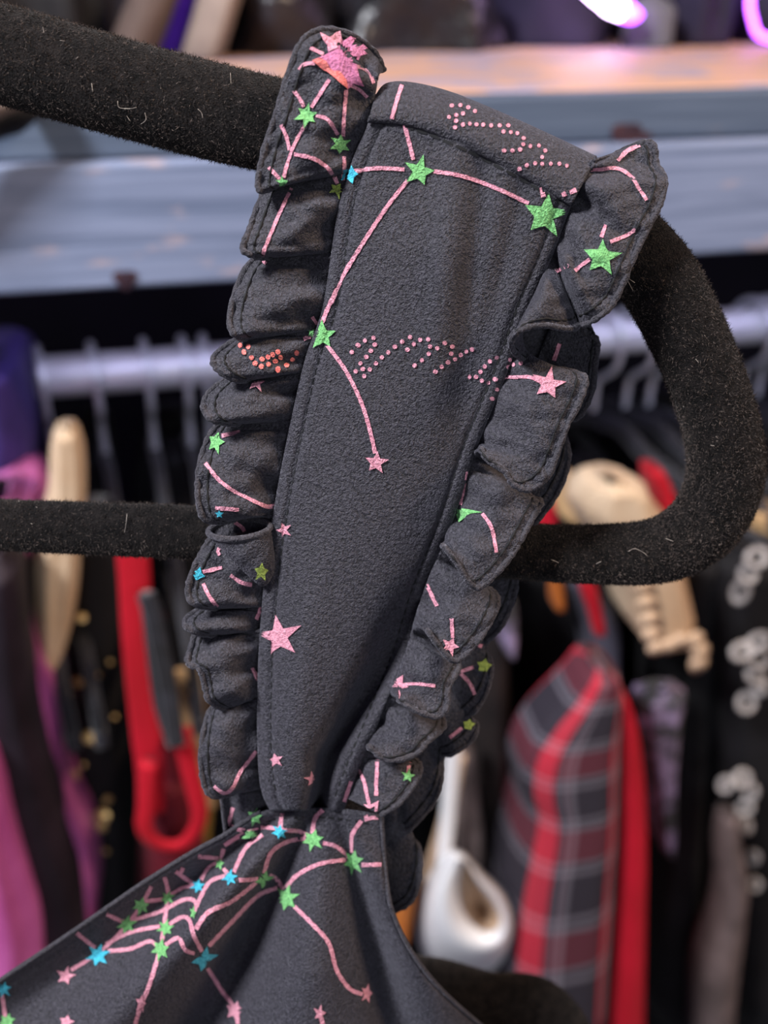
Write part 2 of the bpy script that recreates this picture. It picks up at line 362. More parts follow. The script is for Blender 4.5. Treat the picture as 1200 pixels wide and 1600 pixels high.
o = box('card', (a[0], 0.56, b[2]), (b[0], 0.5625, a[2]), M_TAN, None, 0.001); o.parent = tg; o.matrix_parent_inverse = Matrix.Translation(tg.location).inverted()
childtube(tg, 'eyelet', [B(293, 1071, 0.5592)+np.array([0, 0, 0]), B(293, 1071, 0.5592)+np.array([0, 0.003, 0])], 0.003, M_BLK2)
garment('mustard_garment', 'mustard yellow garment sliver between the red top and the ruffled strap', 'garment', [(1150, 296, 318), (1230, 300, 330), (1300, 300, 334), (1360, 300, 330), (1450, 296, 326)], 0.585, 0.1, M_YEL, seed=21)
# -- right group
bra = thing('white_bra', 'white moulded bra cup with a strap beside the plaid skirt', 'bra', loc=tuple(B(730, 1500, 0.5)))
childtube(bra, 'strap', Bp([(712, 1130), (706, 1200), (700, 1280), (694, 1350), (700, 1400)], 0.508), 0.0056, M_WHT, rb=0.0015, side=(0, 1, .1))
V = []; nr, nc = 14, 40
for i in range(nr):                                             # a cup: rim loop, outer shell swelling down and to the front
    t = i/(nr-1)
    for j in range(nc):
        th = 2*math.pi*j/nc
        cx, cy = 736+62*math.cos(th)*(1-0.35*t)-20*t, 1418+(92*math.sin(th))*(1-0.42*t)+26*t+(-40*math.cos(th))*-0.3
        V.append(B(cx-8*math.sin(th), cy, 0.515-0.05*math.sin(t*1.45)-0.0*t+0.02*math.sin(th)))
V.append(np.mean(V[-nc:], axis=0)); Fc = grid_faces(nr, nc, True)+[((nr-1)*nc+j, (nr-1)*nc+(j+1) % nc, nr*nc) for j in range(nc)]
def reparent(o, p): o.parent = p; o.matrix_parent_inverse = Matrix.Translation(p.location).inverted(); return o
cupcurve = Bp([(690, 1330), (664, 1400), (660, 1470), (690, 1508), (740, 1516), (784, 1496), (800, 1450), (786, 1408), (752, 1372), (716, 1346)], 0.5, 6)
def cup():
    outer = cr([(700, 1325), (660, 1390), (652, 1460), (676, 1505), (740, 1524), (790, 1502), (808, 1450), (792, 1398), (752, 1360), (722, 1330)], 5)
    inner = cr([(722, 1345), (716, 1385), (722, 1420), (738, 1444), (758, 1456), (776, 1452), (782, 1436), (772, 1410), (748, 1380), (732, 1352)], 5)
    rows = []
    for t in np.linspace(0, 1, 8):
        rows.append([B(*(o_*(1-t)+i_*t), 0.522-0.036*math.sin(t*math.pi*0.75)) for o_, i_ in zip(outer, inner)])
    for t in (0.4, 0.75, 1.0):
        c = inner.mean(0); rows.append([B(*(i_*(1-t*0.98)+c*t*0.98), 0.50+0.03*t) for i_ in inner])
    return rows
R = cup(); n = len(R[0])
reparent(mesh('cup', [p for r in R[:8] for p in r], grid_faces(8, n, True), M_WHT), bra)
reparent(mesh('cup_lining', [p for r in R[7:] for p in r], grid_faces(len(R)-7, n, True), M_BEI), bra)
childtube(bra, 'side_wing', Bp([(716, 1180), (700, 1270), (680, 1340), (664, 1400)], 0.53), [0.006]*16, M_BEI, rb=0.002, side=(0, 1, .1))
garment('orange_garment', 'small orange garment peeking out beside the white bra', 'garment', [(1370, 620, 648), (1410, 616, 652), (1450, 614, 648), (1490, 616, 640)], 0.50, 0.03, M_ORG, seed=23)
garment('taupe_strap', 'mauve taupe fabric strip hanging right of the white bra strap', 'garment', [(1160, 716, 740), (1260, 720, 752), (1340, 724, 762), (1400, 736, 760)], 0.54, 0.03, M_TAUPE, seed=25)
garment('brown_black_dress', 'brown-black dress hanging between the white bra and the plaid skirt', 'dress', [(880, 740, 800), (960, 742, 806), (1100, 740, 812), (1250, 744, 808), (1400, 750, 806), (1640, 750, 806)], 0.56, 0.13, M_BLK2, seed=27)
garment('black_dress', 'black dress directly behind the plaid skirt', 'dress', [(880, 815, 900), (1000, 812, 960), (1200, 815, 960), (1400, 815, 960), (1640, 815, 960)], 0.62, 0.09, M_BLK, seed=28)
garment('lilac_sleeve', 'pale lilac sleeve close to the back of the right ruffle', 'sleeve', [(935, 786, 806), (970, 782, 812), (1010, 790, 812), (1035, 800, 808)], 0.545, 0.03, M_LIL, seed=29)
garment('orange_ribbon', 'thin orange ribbon hanging left of the plaid skirt', 'ribbon', [(900, 862, 880), (930, 866, 886), (960, 872, 888)], 0.56, 0.02, M_ORG, seed=31)
garment('rust_tag', 'small rust orange tag above the plaid skirt shoulder', 'tag', [(1105, 830, 846), (1130, 832, 848), (1155, 833, 846)], 0.56, 0.01, M_ORG, seed=32)
garment('coral_strap', 'coral red strap slanting over a dark hanger right of the strap', 'strap', [(905, 905, 928), (930, 912, 936), (960, 924, 944), (1000, 934, 950)], 0.53, 0.012, M_RED, seed=33)
garment('grey_hanger_sleeve', 'slate grey sleeve above the plaid skirt', 'sleeve', [(900, 890, 915), (980, 920, 970), (1060, 935, 978), (1090, 940, 975)], 0.56, 0.05, M_GREY, seed=34)
garment('red_garment', 'red garment scrap seen low inside the velvet loop', 'garment', [(738, 1020, 1040), (765, 1028, 1056), (795, 1040, 1064), (840, 1040, 1066)], 0.56, 0.05, M_RED, seed=35)
garment('scarlet_garment', 'small scarlet scrap peeking beside the right ruffle above the lower velvet bar', 'garment', [(780, 848, 868), (805, 846, 876), (840, 844, 880)], 0.56, 0.04, M_RED, seed=36)
garment('tan_garment', 'tan shoulder seen beside the ruffle inside the velvet loop', 'garment', [(755, 898, 910), (785, 900, 926), (830, 890, 932)], 0.6, 0.06, M_TAN, seed=37)
# plaid skirt
def plaid():
    m, N, L, P = new_mat('red_grey_tartan')
    uv = N.new('ShaderNodeUVMap'); sp = N.new('ShaderNodeSeparateXYZ'); L.new(uv.outputs[0], sp.inputs[0])
    def ramp(src, mul, add, stops):
        a = N.new('ShaderNodeMath'); a.operation = 'MULTIPLY_ADD'; a.inputs[1].default_value = mul; a.inputs[2].default_value = add; L.new(src, a.inputs[0])
        f = N.new('ShaderNodeMath'); f.operation = 'FRACT'; L.new(a.outputs[0], f.inputs[0])
        r = N.new('ShaderNodeValToRGB'); r.color_ramp.interpolation = 'CONSTANT'
        E = r.color_ramp.elements; E.remove(E[1]); E[0].position = 0; E[0].color = stops[0][1]
        for p, c in stops[1:]: E.new(p).color = c
        L.new(f.outputs[0], r.inputs[0]); return r.outputs[0]
    dk = srgb(34, 28, 38); rd = srgb(214, 36, 58); rr = srgb(104, 26, 40); gr = srgb(118, 112, 120); wn = srgb(70, 28, 42)
    cx = ramp(sp.outputs['X'], 1.0, 0.16, [(0, gr), (0.10, dk), (0.26, rd), (0.44, dk), (0.50, gr), (0.53, wn), (0.57, gr), (0.61, dk), (0.90, rd), (0.95, gr)])
    cy = ramp(sp.outputs['Y'], 4.0, 0.12, [(0, gr), (0.04, dk), (0.08, gr), (0.13, rr), (0.46, gr), (0.50, dk), (0.54, gr), (0.59, dk)])
    mx = N.new('ShaderNodeMix'); mx.data_type = 'RGBA'; mx.inputs[0].default_value = 0.5; L.new(cx, mx.inputs[6]); L.new(cy, mx.inputs[7])
    L.new(mx.outputs[2], P.inputs['Base Color']); P.inputs['Roughness'].default_value = 0.85
    return m
M_PLAID = plaid()
pk = thing('plaid_skirt', 'red and grey tartan skirt with a plain scarlet side panel', 'skirt', loc=tuple(B(900, 1620, 0.5)))
childdrape(pk, 'tartan_panel', [(1065, 934, 976), (1105, 905, 986), (1150, 866, 988), (1195, 838, 988), (1245, 832, 988), (1290, 842, 986), (1350, 832, 985), (1410, 820, 982), (1480, 810, 978), (1550, 806, 972), (1650, 800, 966)], 0.48, 0.1, M_PLAID, seed=40, fold=0.05, nu=64)
childdrape(pk, 'scarlet_panel', [(1090, 968, 984), (1140, 970, 1004), (1200, 974, 1016), (1280, 976, 1023), (1360, 974, 1026), (1460, 970, 1025), (1560, 962, 1024), (1660, 955, 1024)], 0.486, 0.12, M_RED, seed=41, fold=0.02)
fur = thing('cream_lace_top', 'cream lace-edged top partly hidden by the lower velvet bar', 'top', loc=tuple(B(1050, 1040, 0.5)))
childdrape(fur, 'shoulder', [(772, 950, 1000), (790, 934, 1030), (820, 930, 1044), (870, 960, 1080), (920, 1000, 1090), (970, 1014, 1102), (1000, 1018, 1106), (1020, 1024, 1090)], 0.52, 0.10, M_CREAM, seed=43, fold=0.1)
for k, (x, y) in enumerate([(1006, 920), (1012, 945), (1017, 970), (1020, 995), (1028, 1015), (1048, 1012), (1066, 1004), (1088, 1004), (1096, 1022), (1094, 1040), (1000, 900)]):
    p = B(x, y, 0.515); nn = 10
    V = [p]; 
    for i in range(nn): V.append(p+np.array([math.cos(i*2*math.pi/nn)*0.0072, 0.002, math.sin(i*2*math.pi/nn)*0.0060*(1 if k < 7 else 1.4)]))
    for i in range(nn): V.append(p+np.array([math.cos(i*2*math.pi/nn)*0.0066, 0.004, math.sin(i*2*math.pi/nn)*0.0056]))
    reparent(mesh('lace_scallop', V, [(0, 1+i, 1+(i+1) % nn) for i in range(nn)]+[(1+i, 11+i, 11+(i+1) % nn, 1+(i+1) % nn) for i in range(nn)], M_BEI), fur)
garment('lilac_lace_top', 'grey and lilac lace top tapering to a point right of the tartan skirt', 'top', [(1095, 1008, 1080), (1130, 1012, 1076), (1180, 1020, 1070), (1230, 1030, 1066), (1290, 1036, 1064), (1350, 1046, 1056)], 0.53, 0.06, M_LIL, seed=45, fold=0.2)
garment('black_lace_dress', 'black dress between the lilac lace and the pale chains', 'dress', [(880, 1090, 1140), (960, 1080, 1132), (1100, 1070, 1128), (1300, 1060, 1120), (1450, 1040, 1115), (1640, 1035, 1120)], 0.57, 0.13, M_BLK, seed=47)
garment('taupe_knit_scarf', 'taupe knit scarf hanging at the lower right', 'scarf', [(1280, 1138, 1160), (1330, 1134, 1164), (1390, 1140, 1176), (1450, 1136, 1172), (1520, 1112, 1166), (1600, 1106, 1158), (1660, 1104, 1156)], 0.52, 0.05, M_TAUPE, seed=49)
ch = thing('chain_trimmed_jacket', 'black jacket trimmed with pale chain links at the right edge', 'jacket', loc=tuple(B(1180, 1600, 0.5)))
childdrape(ch, 'body', [(880, 1150, 1260), (1000, 1130, 1280), (1200, 1130, 1290), (1400, 1150, 1300), (1640, 1150, 1310)], 0.55, 0.15, M_BLK, seed=51)
def ring(parent, x, y, r, ang, sq=1.0, Y=0.535):
    c = B(x, y, Y); pts = []; r *= 0.85
    for i in range(19):
        t = 2*math.pi*i/18; lx, lz = r*math.cos(t), r*sq*math.sin(t)
        pts.append(c+np.array([lx*math.cos(ang)-lz*math.sin(ang), 0.003*math.sin(t), lx*math.sin(ang)+lz*math.cos(ang)]))
    childtube(parent, 'chain_link', pts, 0.0024, M_PEARL, nseg=8, cap=False)
for (x, y, r, a_, s_) in ((1182, 872, .008, .4, .7), (1168, 898, .006, .2, .8), (1157, 925, .009, 1.4, .45), (1160, 1018, .009, .2, .6), (1182, 1005, .010, .7, .4), (1186, 1030, .008, .3, .8), (1180, 1058, .010, -.6, .4), (1186, 1075, .006, 1.5, .5), (1166, 1098, .0075, 0, .9), (1134, 1226, .007, 1.2, .5), (1160, 1216, .007, .2, .8), (1172, 1238, .008, 1.4, .5), (1164, 1262, .007, .9, .6), (1166, 1290, .007, -.8, .6), (1176, 1340, .007, 1.4, .5), (1178, 1382, .006, .8, .6)):
    ring(ch, x, y, r, a_, s_)
garment('tan_garment', 'tan and brown garment at the right edge beside the velvet loop corner', 'garment', [(800, 1186, 1260), (850, 1184, 1260), (900, 1190, 1260), (960, 1192, 1250)], 0.6, 0.06, M_TAN, seed=53)
# -- the darkness behind: black filler drapes added to darken the gaps
for k, (x0, x1, lab) in enumerate(((-120, 90, 'added black filler drape at the far left behind the magenta top'), (86, 200, 'added black filler drape behind the cream scarf and the sequin dress'),
        (196, 350, 'added black filler drape behind the red strappy top'), (340, 520, 'added black filler drape hidden mostly behind the ruffled strap'), (510, 700, 'added black filler drape behind the white bra'),
        (690, 850, 'added black filler drape darkening the gap left of the tartan skirt'), (840, 1010, 'added black filler drape behind the tartan skirt, seen in the velvet loop'), (1000, 1160, 'added black filler drape behind the lilac lace top'), (1150, 1330, 'added black filler drape behind the chain-trimmed jacket'))):
    t0 = 735 if k in (6, 7) else 715
    garment('dark_filler_drape', lab, 'coat', [(t0, x0+40, x1-40), (t0+60, x0+22, x1-22), (950, x0+14, x1-14), (1200, x0+14, x1-14), (1450, x0+14, x1-14), (1700, x0+14, x1-14)], 0.72, 0.26, M_BLK, seed=60+k, fold=0.05)

# ------------------------------------------------------------------ goods on the shelf
M_PVC = noise_mat('black_patent', srgb(10, 9, 12), srgb(26, 24, 30), 30, 0.35, 0.5, 30, 0.02, spec=0.5)
M_VIO = cloth('bright_violet_cloth', srgb(70, 20, 170), srgb(96, 36, 200), 14)
M_STONE = cloth('stone_leather', srgb(120, 104, 96), srgb(156, 138, 126), 16)
M_BROWN = cloth('brown_leather', srgb(78, 64, 58), srgb(104, 86, 78), 16)
M_PALE = cloth('pale_grey_cloth', srgb(84, 84, 92), srgb(110, 108, 116), 16)
M_DVIO = cloth('dark_violet_cloth', srgb(22, 17, 36), srgb(36, 27, 56), 14)
def lump(name, label, cat, px0, px1, py_top, Y, dep, mat, seed, py_base=None, lean=0.0, fold=0.16, parent=None):
    # soft goods standing on the shelf top: a lofted bag shape with rounded shoulders
    Y += 0.19
    c0 = B((px0+px1)/2, 100, Y); a = B(px0, 80, Y)[0]; b = B(px1, 80, Y)[0]; h = B((px0+px1)/2, py_top, Y)[2]-ztop
    fn = fold_noise(40, seed, 5); V = []; nv = 14; nu = 40
    for i in range(nv):
        t = i/(nv-1); s = (1-0.9*max(0, (t-0.6)/0.4)**2.2)
        for j in range(nu):
            th = 2*math.pi*j/nu; cx, cy = math.cos(th), math.sin(th)
            sx = math.copysign(abs(cx)**0.7, cx); sy = math.copysign(abs(cy)**0.7, cy)
            q = s*(1+fold*fn[j]*math.sin(2.5*t+seed))
            V.append(((a+b)/2+(b-a)/2*sx*q+lean*t, Y+dep/2+dep/2*sy*q, ztop+h*t))
    Fc = grid_faces(nv, nu, True)+[tuple(range(nu-1, -1, -1)), tuple((nv-1)*nu+j for j in range(nu))]
    return tag(mesh(name, V, Fc, mat, parent), label, cat)
lump('black_patent_bag', 'black shiny bag lying on the shelf above the ruffled strap', 'bag', 340, 560, -60, 0.70, 0.2, M_PVC, 3, fold=0.25)
lump('black_leather_bag', 'dark grey creased bag right of the shiny black bag on the shelf', 'bag', 545, 800, -70, 0.70, 0.2, M_PVC, 5, fold=0.28)
lump('stone_leather_pouch', 'stone coloured leather pouch beside the violet cloth on the shelf', 'pouch', 280, 352, -80, 0.66, 0.08, M_STONE, 7, lean=0.03)
lump('violet_cloth_bundle', 'bright violet cloth standing on the shelf behind the velvet hanger arm', 'cloth', 222, 300, -70, 0.70, 0.08, M_VIO, 9, lean=0.03)
lump('brown_leather_pouch', 'brown leather pouch left of the violet cloth on the shelf', 'pouch', 160, 240, -80, 0.67, 0.06, M_BROWN, 11, lean=0.04)
lump('black_box_bag', 'black bag at the left end of the shelf', 'bag', -120, 170, -80, 0.68, 0.2, M_BLK, 13)
lump('dark_violet_bundle', 'dark violet cloth bundle beside the glowing tube on the shelf', 'cloth', 790, 985, -80, 0.74, 0.2, M_DVIO, 15)
lump('pale_grey_pouch', 'small pale grey pouch right of the glowing tube on the shelf', 'pouch', 995, 1062, -10, 0.70, 0.05, M_PALE, 17)
lump('deep_violet_bag', 'deep violet bag at the right end of the shelf', 'bag', 1050, 1165, -80, 0.72, 0.2, M_DVIO, 19)
lump('plum_bag', 'dark plum bag in the right top corner', 'bag', 1160, 1330, -80, 0.74, 0.2, M_DVIO, 21)
# slanted stone strap end at the left edge, in front of the shelf
def Bv(pts): return cr([B(x, y, Y) for x, y, Y in pts], 5)
zb = ztop+0.0105
def onto(p): return np.array([p[0], p[1], zb])
bl = [B(-150, 262, 0.545), B(-60, 196, 0.55), B(0, 176, 0.556), B(45, 160, 0.566)]
tag(tube('leather_belt', cr(bl+[onto(B(78, 135, 0.585)+np.array([0, 0.02, 0])), onto(B(110, 120, 0.66)), onto(B(150, 110, 0.74))], 5), 0.0085, M_STONE, rb=0.003, side=(0, 0.6, 0.8)), 'stone leather belt hanging over the shelf edge at the far left', 'belt')
bl = [B(-150, 300, 0.55), B(-60, 222, 0.556), B(0, 200, 0.56), B(50, 180, 0.566)]
tag(tube('black_belt', cr(bl+[onto(B(95, 152, 0.585)+np.array([0, 0.02, 0])), onto(B(135, 128, 0.66)), onto(B(180, 114, 0.74))], 5), 0.0085, M_BLK, rb=0.003, side=(0, 0.6, 0.8)), 'black belt hanging under the stone leather belt', 'belt')
# violet glowing tube
m, N, L, P = new_mat('violet_led_glow'); P.inputs['Base Color'].default_value = (0.6, 0.3, 1, 1)
P.inputs['Emission Color'].default_value = (0.42, 0.06, 1.0, 1); P.inputs['Emission Strength'].default_value = 6
M_LED = m
m, N, L, P = new_mat('white_led_core'); P.inputs['Emission Color'].default_value = (0.8, 0.55, 1.0, 1); P.inputs['Emission Strength'].default_value = 12
M_LEDW = m
led = thing('led_tube', 'glowing violet and white light tube lying on the shelf', 'lamp', loc=tuple(B(960, 40, 0.88)))
childtube(led, 'diffuser', Bp([(880, -60), (915, -22), (945, 4), (972, 16)], 0.88), [0.0062]*11+[0.0075]*5, M_LEDW, nseg=14)
childtube(led, 'end_cap', Bp([(972, 16), (986, 20), (992, 14)], 0.881), 0.0078, M_LED, nseg=14)
tag(tube('violet_frame_edge', Bp([(1180, -50), (1172, 0), (1176, 30), (1188, 56), (1230, 64)], 0.90), 0.0026, M_LED, nseg=8), 'thin violet frame edge drawn glowing at the right end of the shelf', 'lamp')  # edge of a purple frame, its glow put into the material

# ================================================================== foreground: velvet hanger
ARM = [(-170, 45, 76, 8), (-80, 66, 76, 8), (0, 84, 76, 8), (100, 112, 75, 8), (200, 140, 74, 8), (300, 166, 74, 8), (400, 190, 73, 8), (520, 214, 72, 8), (640, 232, 72, 8), (760, 262, 70, 8), (860, 302, 68, 8), (950, 358, 66, 8), (1020, 424, 64, 8),
       (1066, 505, 62, 8), (1106, 598, 60, 8), (1130, 680, 60, 8), (1134, 745, 60, 8.2), (1112, 804, 58, 8.4), (1072, 842, 54, 8.6), (1020, 862, 50, 9), (930, 866, 46, 9), (820, 862, 44, 9), (600, 850, 43, 9), (300, 832, 42, 9), (150, 826, 41, 9), (0, 820, 40, 9), (-160, 812, 40, 9)]
ak = cr(ARM, 6)
apath = np.array([F(x, y, o) for x, y, r, o in ak])
adepth = np.array([0.196+(y-150)/1450*0.046+o*0.001 for x, y, r, o in ak])
arad = ak[:, 2]*adepth/FPX
hanger = thing('velvet_hanger', 'black velvet clothes hanger with a rounded looped end carrying the ruffled strap', 'hanger', loc=tuple(F(1000, 868, 9)))
hv, hf = tube_geo(apath, arad, nseg=40, rb=arad*0.62, side=FWD)
reparent(mesh('frame', hv, hf, M_VELVET), hanger)
def pile(name, V, nseg, nrow, count, parent, mat, lmin=0.0006, lmax=0.0014):
    A = np.array(V[:nseg*nrow]).reshape(nrow, nseg, 3); cen = A.mean(1, keepdims=True)
    i = rng.uniform(0, nrow-1.001, count); j = rng.uniform(0, nseg, count)
    i0 = i.astype(int); fi = (i-i0)[:, None]; j0 = j.astype(int) % nseg; j1 = (j0+1) % nseg; fj = (j-j.astype(int))[:, None]
    p = (A[i0, j0]*(1-fj)+A[i0, j1]*fj)*(1-fi)+(A[i0+1, j0]*(1-fj)+A[i0+1, j1]*fj)*fi
    nn = p-cen[i0, 0]; nn /= np.linalg.norm(nn, axis=1)[:, None]
    rd = rng.normal(size=(count, 3)); rd -= nn*(rd*nn).sum(1)[:, None]; rd /= np.linalg.norm(rd, axis=1)[:, None]
    ln = rng.uniform(lmin, lmax, count)[:, None]
    tip = p+(nn*rng.uniform(0.25, 0.75, count)[:, None]+rd*0.75)*ln
    sd = np.cross(tip-p, rng.normal(size=(count, 3))); sd /= np.linalg.norm(sd, axis=1)[:, None]
    wd = rng.uniform(0.00004, 0.00009, count)[:, None]
    T = np.stack([p-nn*0.0001-sd*wd, p-nn*0.0001+sd*wd, tip], 1).reshape(-1, 3)
    me = bpy.data.meshes.new(name); me.vertices.add(3*count); me.vertices.foreach_set('co', T.ravel())
    me.loops.add(3*count); me.loops.foreach_set('vertex_index', np.arange(3*count, dtype=np.int32))
    me.polygons.add(count); me.polygons.foreach_set('loop_start', np.arange(0, 3*count, 3, dtype=np.int32)); me.polygons.foreach_set('loop_total', np.full(count, 3, dtype=np.int32))
    me.update(); me.validate()
    o = link(name, me, mat); reparent(o, parent); o['kind'] = 'stuff'; return o
pile('velvet_pile', hv, 40, len(apath), 110000, hanger, M_PILE)
# lint caught in the pile
HB = BVHTree.FromPolygons([Vector(v) for v in hv], hf)
def cast(bvh, px, py):
    d = Vector(dirv(px, py)).normalized(); loc, nrm, idx, dist = bvh.ray_cast(Vector(CAM), d)
    if loc is None: return None
    if nrm.dot(d) > 0: nrm = -nrm
    return loc, nrm
for pts in ([(68, 48), (70, 56)], [(95, 68), (102, 69)], [(186, 158), (188, 168), (204, 170), (215, 168)], [(228, 176), (230, 186), (222, 192)], [(252, 141), (253, 140)], [(360, 120), (361, 135)],
            [(200, 180), (206, 188)], [(992, 440), (980, 432), (976, 428), (990, 452)], [(1070, 632), (1071, 634)], [(1118, 680), (1118, 682)], [(1110, 694), (1116, 695)], [(1120, 738), (1121, 737)], [(980, 862), (990, 858), (1002, 862), (1010, 868)],
            [(1040, 842), (1052, 846)], [(200, 805), (198, 822), (196, 832)], [(30, 787), (32, 788)], [(58, 795), (60, 796)], [(50, 818), (53, 819)], [(220, 856), (222, 862)], [(860, 873), (872, 878)], [(930, 880), (938, 876)], [(145, 132), (147, 145)], [(310, 172), (316, 178), (318, 186)], [(120, 96), (124, 92)], [(1085, 560), (1090, 566)]):
    hit = [cast(HB, x, y) for x, y in pts]
    if any(h is None for h in hit): continue
    P3 = [np.array(h[0])+np.array(h[1])*0.0009 for h in hit]
    reparent(tube('lint_fibre', cr(P3, 4) if len(P3) > 1 else P3, 0.00006, M_LINT, None, nseg=5), hanger)

# ================================================================== foreground: the ruffled garment
dress = thing('ruffled_dress', 'charcoal crepe dress with a ruffled strap and star print hung on the velvet hanger', 'dress', loc=tuple(F(515, 1280, 0)))
SURF = []                                    # (object, verts, faces) that take the print
def part(name, V, Fc, mat, th=0.0, parent=None, surf=True):
    o = mesh(name, V, Fc, mat); reparent(o, parent or dress)
    if surf: SURF.append((o, V, Fc))
    if th: solid(o, th, 0)
    return o
def childof(o, p):                           # grandchildren keep world coordinates
    o.parent = p; return o

SEAM_L = [(592, 112), (577, 190), (552, 250), (529, 330), (505, 480), (478, 560), (455, 660), (435, 760), (419, 860), (409, 960), (404, 1050), (403, 1150), (408, 1228), (422, 1264)]
SEAM_R = [(932, 244), (893, 318), (862, 400), (830, 475), (800, 560), (772, 630), (742, 705), (715, 790), (690, 855), (660, 930), (632, 1025), (590, 1130), (560, 1200), (538, 1262)]
xl, xr = poly_x(SEAM_L), poly_x(SEAM_R)

# -- strap panel
def panel_off(px, py, l, r):
    wd = r-l; e = min(px-l, r-px); u = (px-l)/wd
    o = -0.9-0.9*(1-math.exp(-max(e, 0)/9))+0.7*math.exp(-((e-21)/4.0)**2)
    o -= 2.2*math.sin(math.pi*u)**1.2*min(1, max(0, (py-190)/200))
    top = max(0, 1-abs(py-430)/330)
    o += top*(1.7*math.exp(-((px-(752-0.10*(py-300)))/22)**2)-1.2*math.exp(-((px-(708-0.10*(py-300)))/26)**2)+1.3*math.exp(-((px-(815-0.25*(py-300)))/20)**2))
    k = max(0, min(1, (py-760)/420)); k = k*k*(3-2*k)
    vx = 742-(min(py, 1180)-800)*0.605-max(0, py-1180)*0.2; sd = 60-40*k-max(0, min(6, (py-1180)/8))
    o += k*10.5*math.exp(-((px-vx)/sd)**2)
    o -= k*2.6*math.exp(-((px-(l+0.30*wd))/40)**2)
    if py > 1205: o += ((py-1205)/60)**2*2.2
    return o
rows = []; ys = np.concatenate([np.linspace(176, 1200, 150), np.linspace(1206, 1266, 16)])
NU = 72; V = []
for iy, y in enumerate(ys):
    l, r = float(xl(y)), float(xr(y))
    for j in range(NU):
        u = j/(NU-1); x = l+(r-l)*u
        yy = y + (0 if y > 420 else (u*132)*(420-y)/(420-176)) if True else y
        if y <= 420:
            # the top edge slopes down to the right
            yt = 164+u*132; k = (y-176)/(420-176); yy = yt+(420-yt)*k
            l2, r2 = float(xl(yy)), float(xr(yy)); x = l2+(r2-l2)*u
            V.append(F(x, yy, panel_off(x, yy, l2, r2)))
        else:
            V.append(F(x, y, panel_off(x, y, l, r)))
panel = part('strap_panel', V, grid_faces(len(ys), NU), M_CLOTH, 0.0005)

# -- band folded over the hanger arm
bot = cr([(574, 190), (650, 200), (740, 238), (830, 285), (892, 322)], 14)
top = cr([(588, 150), (604, 132), (640, 130), (700, 144), (780, 176), (860, 212), (932, 246)], 14)
top = np.array([top[int(round(i*(len(top)-1)/(len(bot)-1)))] for i in range(len(bot))])
V = []; nb = len(bot); prof = [(0.0, -1.9), (0.04, -2.4), (0.1, -2.6), (0.25, -2.7), (0.45, -2.2), (0.65, -1.1), (0.82, 0.6), (0.93, 2.4), (0.985, 4.4), (1.0, 6.2), (0.99, 9.0), (0.93, 12.0), (0.8, 14.5), (0.4, 16.2), (-0.3, 17.0)]
for t, off in prof:
    for i in range(nb):
        q = bot[i]*(1-t)+top[i]*t; u = i/(nb-1)
        V.append(F(q[0], q[1], off+0.35*math.sin(u*9)*t*(1-min(1, t))*4))
band = part('folded_top_band', V, grid_faces(len(prof), nb), M_CLOTH, 0.0005)

# -- ruffles
DENT_L = [(528, 342, 478, 366, 11, 2.2), (520, 398, 440, 386, 10, 1.8), (505, 440, 430, 452, 13, 1.8), (492, 505, 400, 512, 12, 2.2), (470, 610, 412, 616, 10, 2.4), (448, 700, 372, 682, 11, 1.8), (440, 772, 380, 735, 12, 1.9), (416, 880, 372, 905, 8, 2.0), (408, 975, 352, 972, 9, 2.4), (404, 1046, 366, 1052, 12, 2.6), (402, 1128, 372, 1140, 12, 1.8), (402, 1196, 345, 1204, 12, 2.6), (450, 250, 520, 292, 10, 0.8),
          (520, 320, 440, 322, 12, -1.2), (500, 470, 420, 480, 14, -1.2), (440, 735, 360, 705, 12, -1.0), (402, 1090, 350, 1080, 14, -1.2), (400, 1165, 350, 1170, 14, -1.2)]
DENT_R = [(896, 300, 968, 366, 10, 2.4), (905, 282, 985, 330, 14, -1.2), (866, 402, 906, 496, 8, 3.0), (884, 410, 922, 486, 9, -2.2), (850, 440, 846, 500, 14, -2.0), (790, 610, 860, 640, 16, -1.2), (752, 690, 812, 706, 10, 2.0), (716, 806, 745, 842, 9, 2.2), (690, 868, 740, 895, 10, -1.2), (664, 938, 690, 962, 9, 2.4), (640, 1000, 700, 985, 9, 1.2), (636, 1040, 690, 1060, 12, -1.2), (596, 1124, 618, 1146, 10, 3.0), (580, 1150, 640, 1160, 10, -1.0), (560, 1205, 600, 1240, 9, 2.2), (705, 830, 770, 860, 14, -1.2)]
def dent(px, py, D):
    o = 0.0
    for x1, y1, x2, y2, w_, d_ in D:
        vx, vy = x2-x1, y2-y1; L2 = vx*vx+vy*vy; t = ((px-x1)*vx+(py-y1)*vy)/L2; tc_ = max(0, min(1, t))
        q = math.hypot(px-x1-vx*tc_, py-y1-vy*tc_)
        if q < 3*w_: o += d_*math.exp(-(q/w_)**2)*(1-0.75*tc_)
    return o
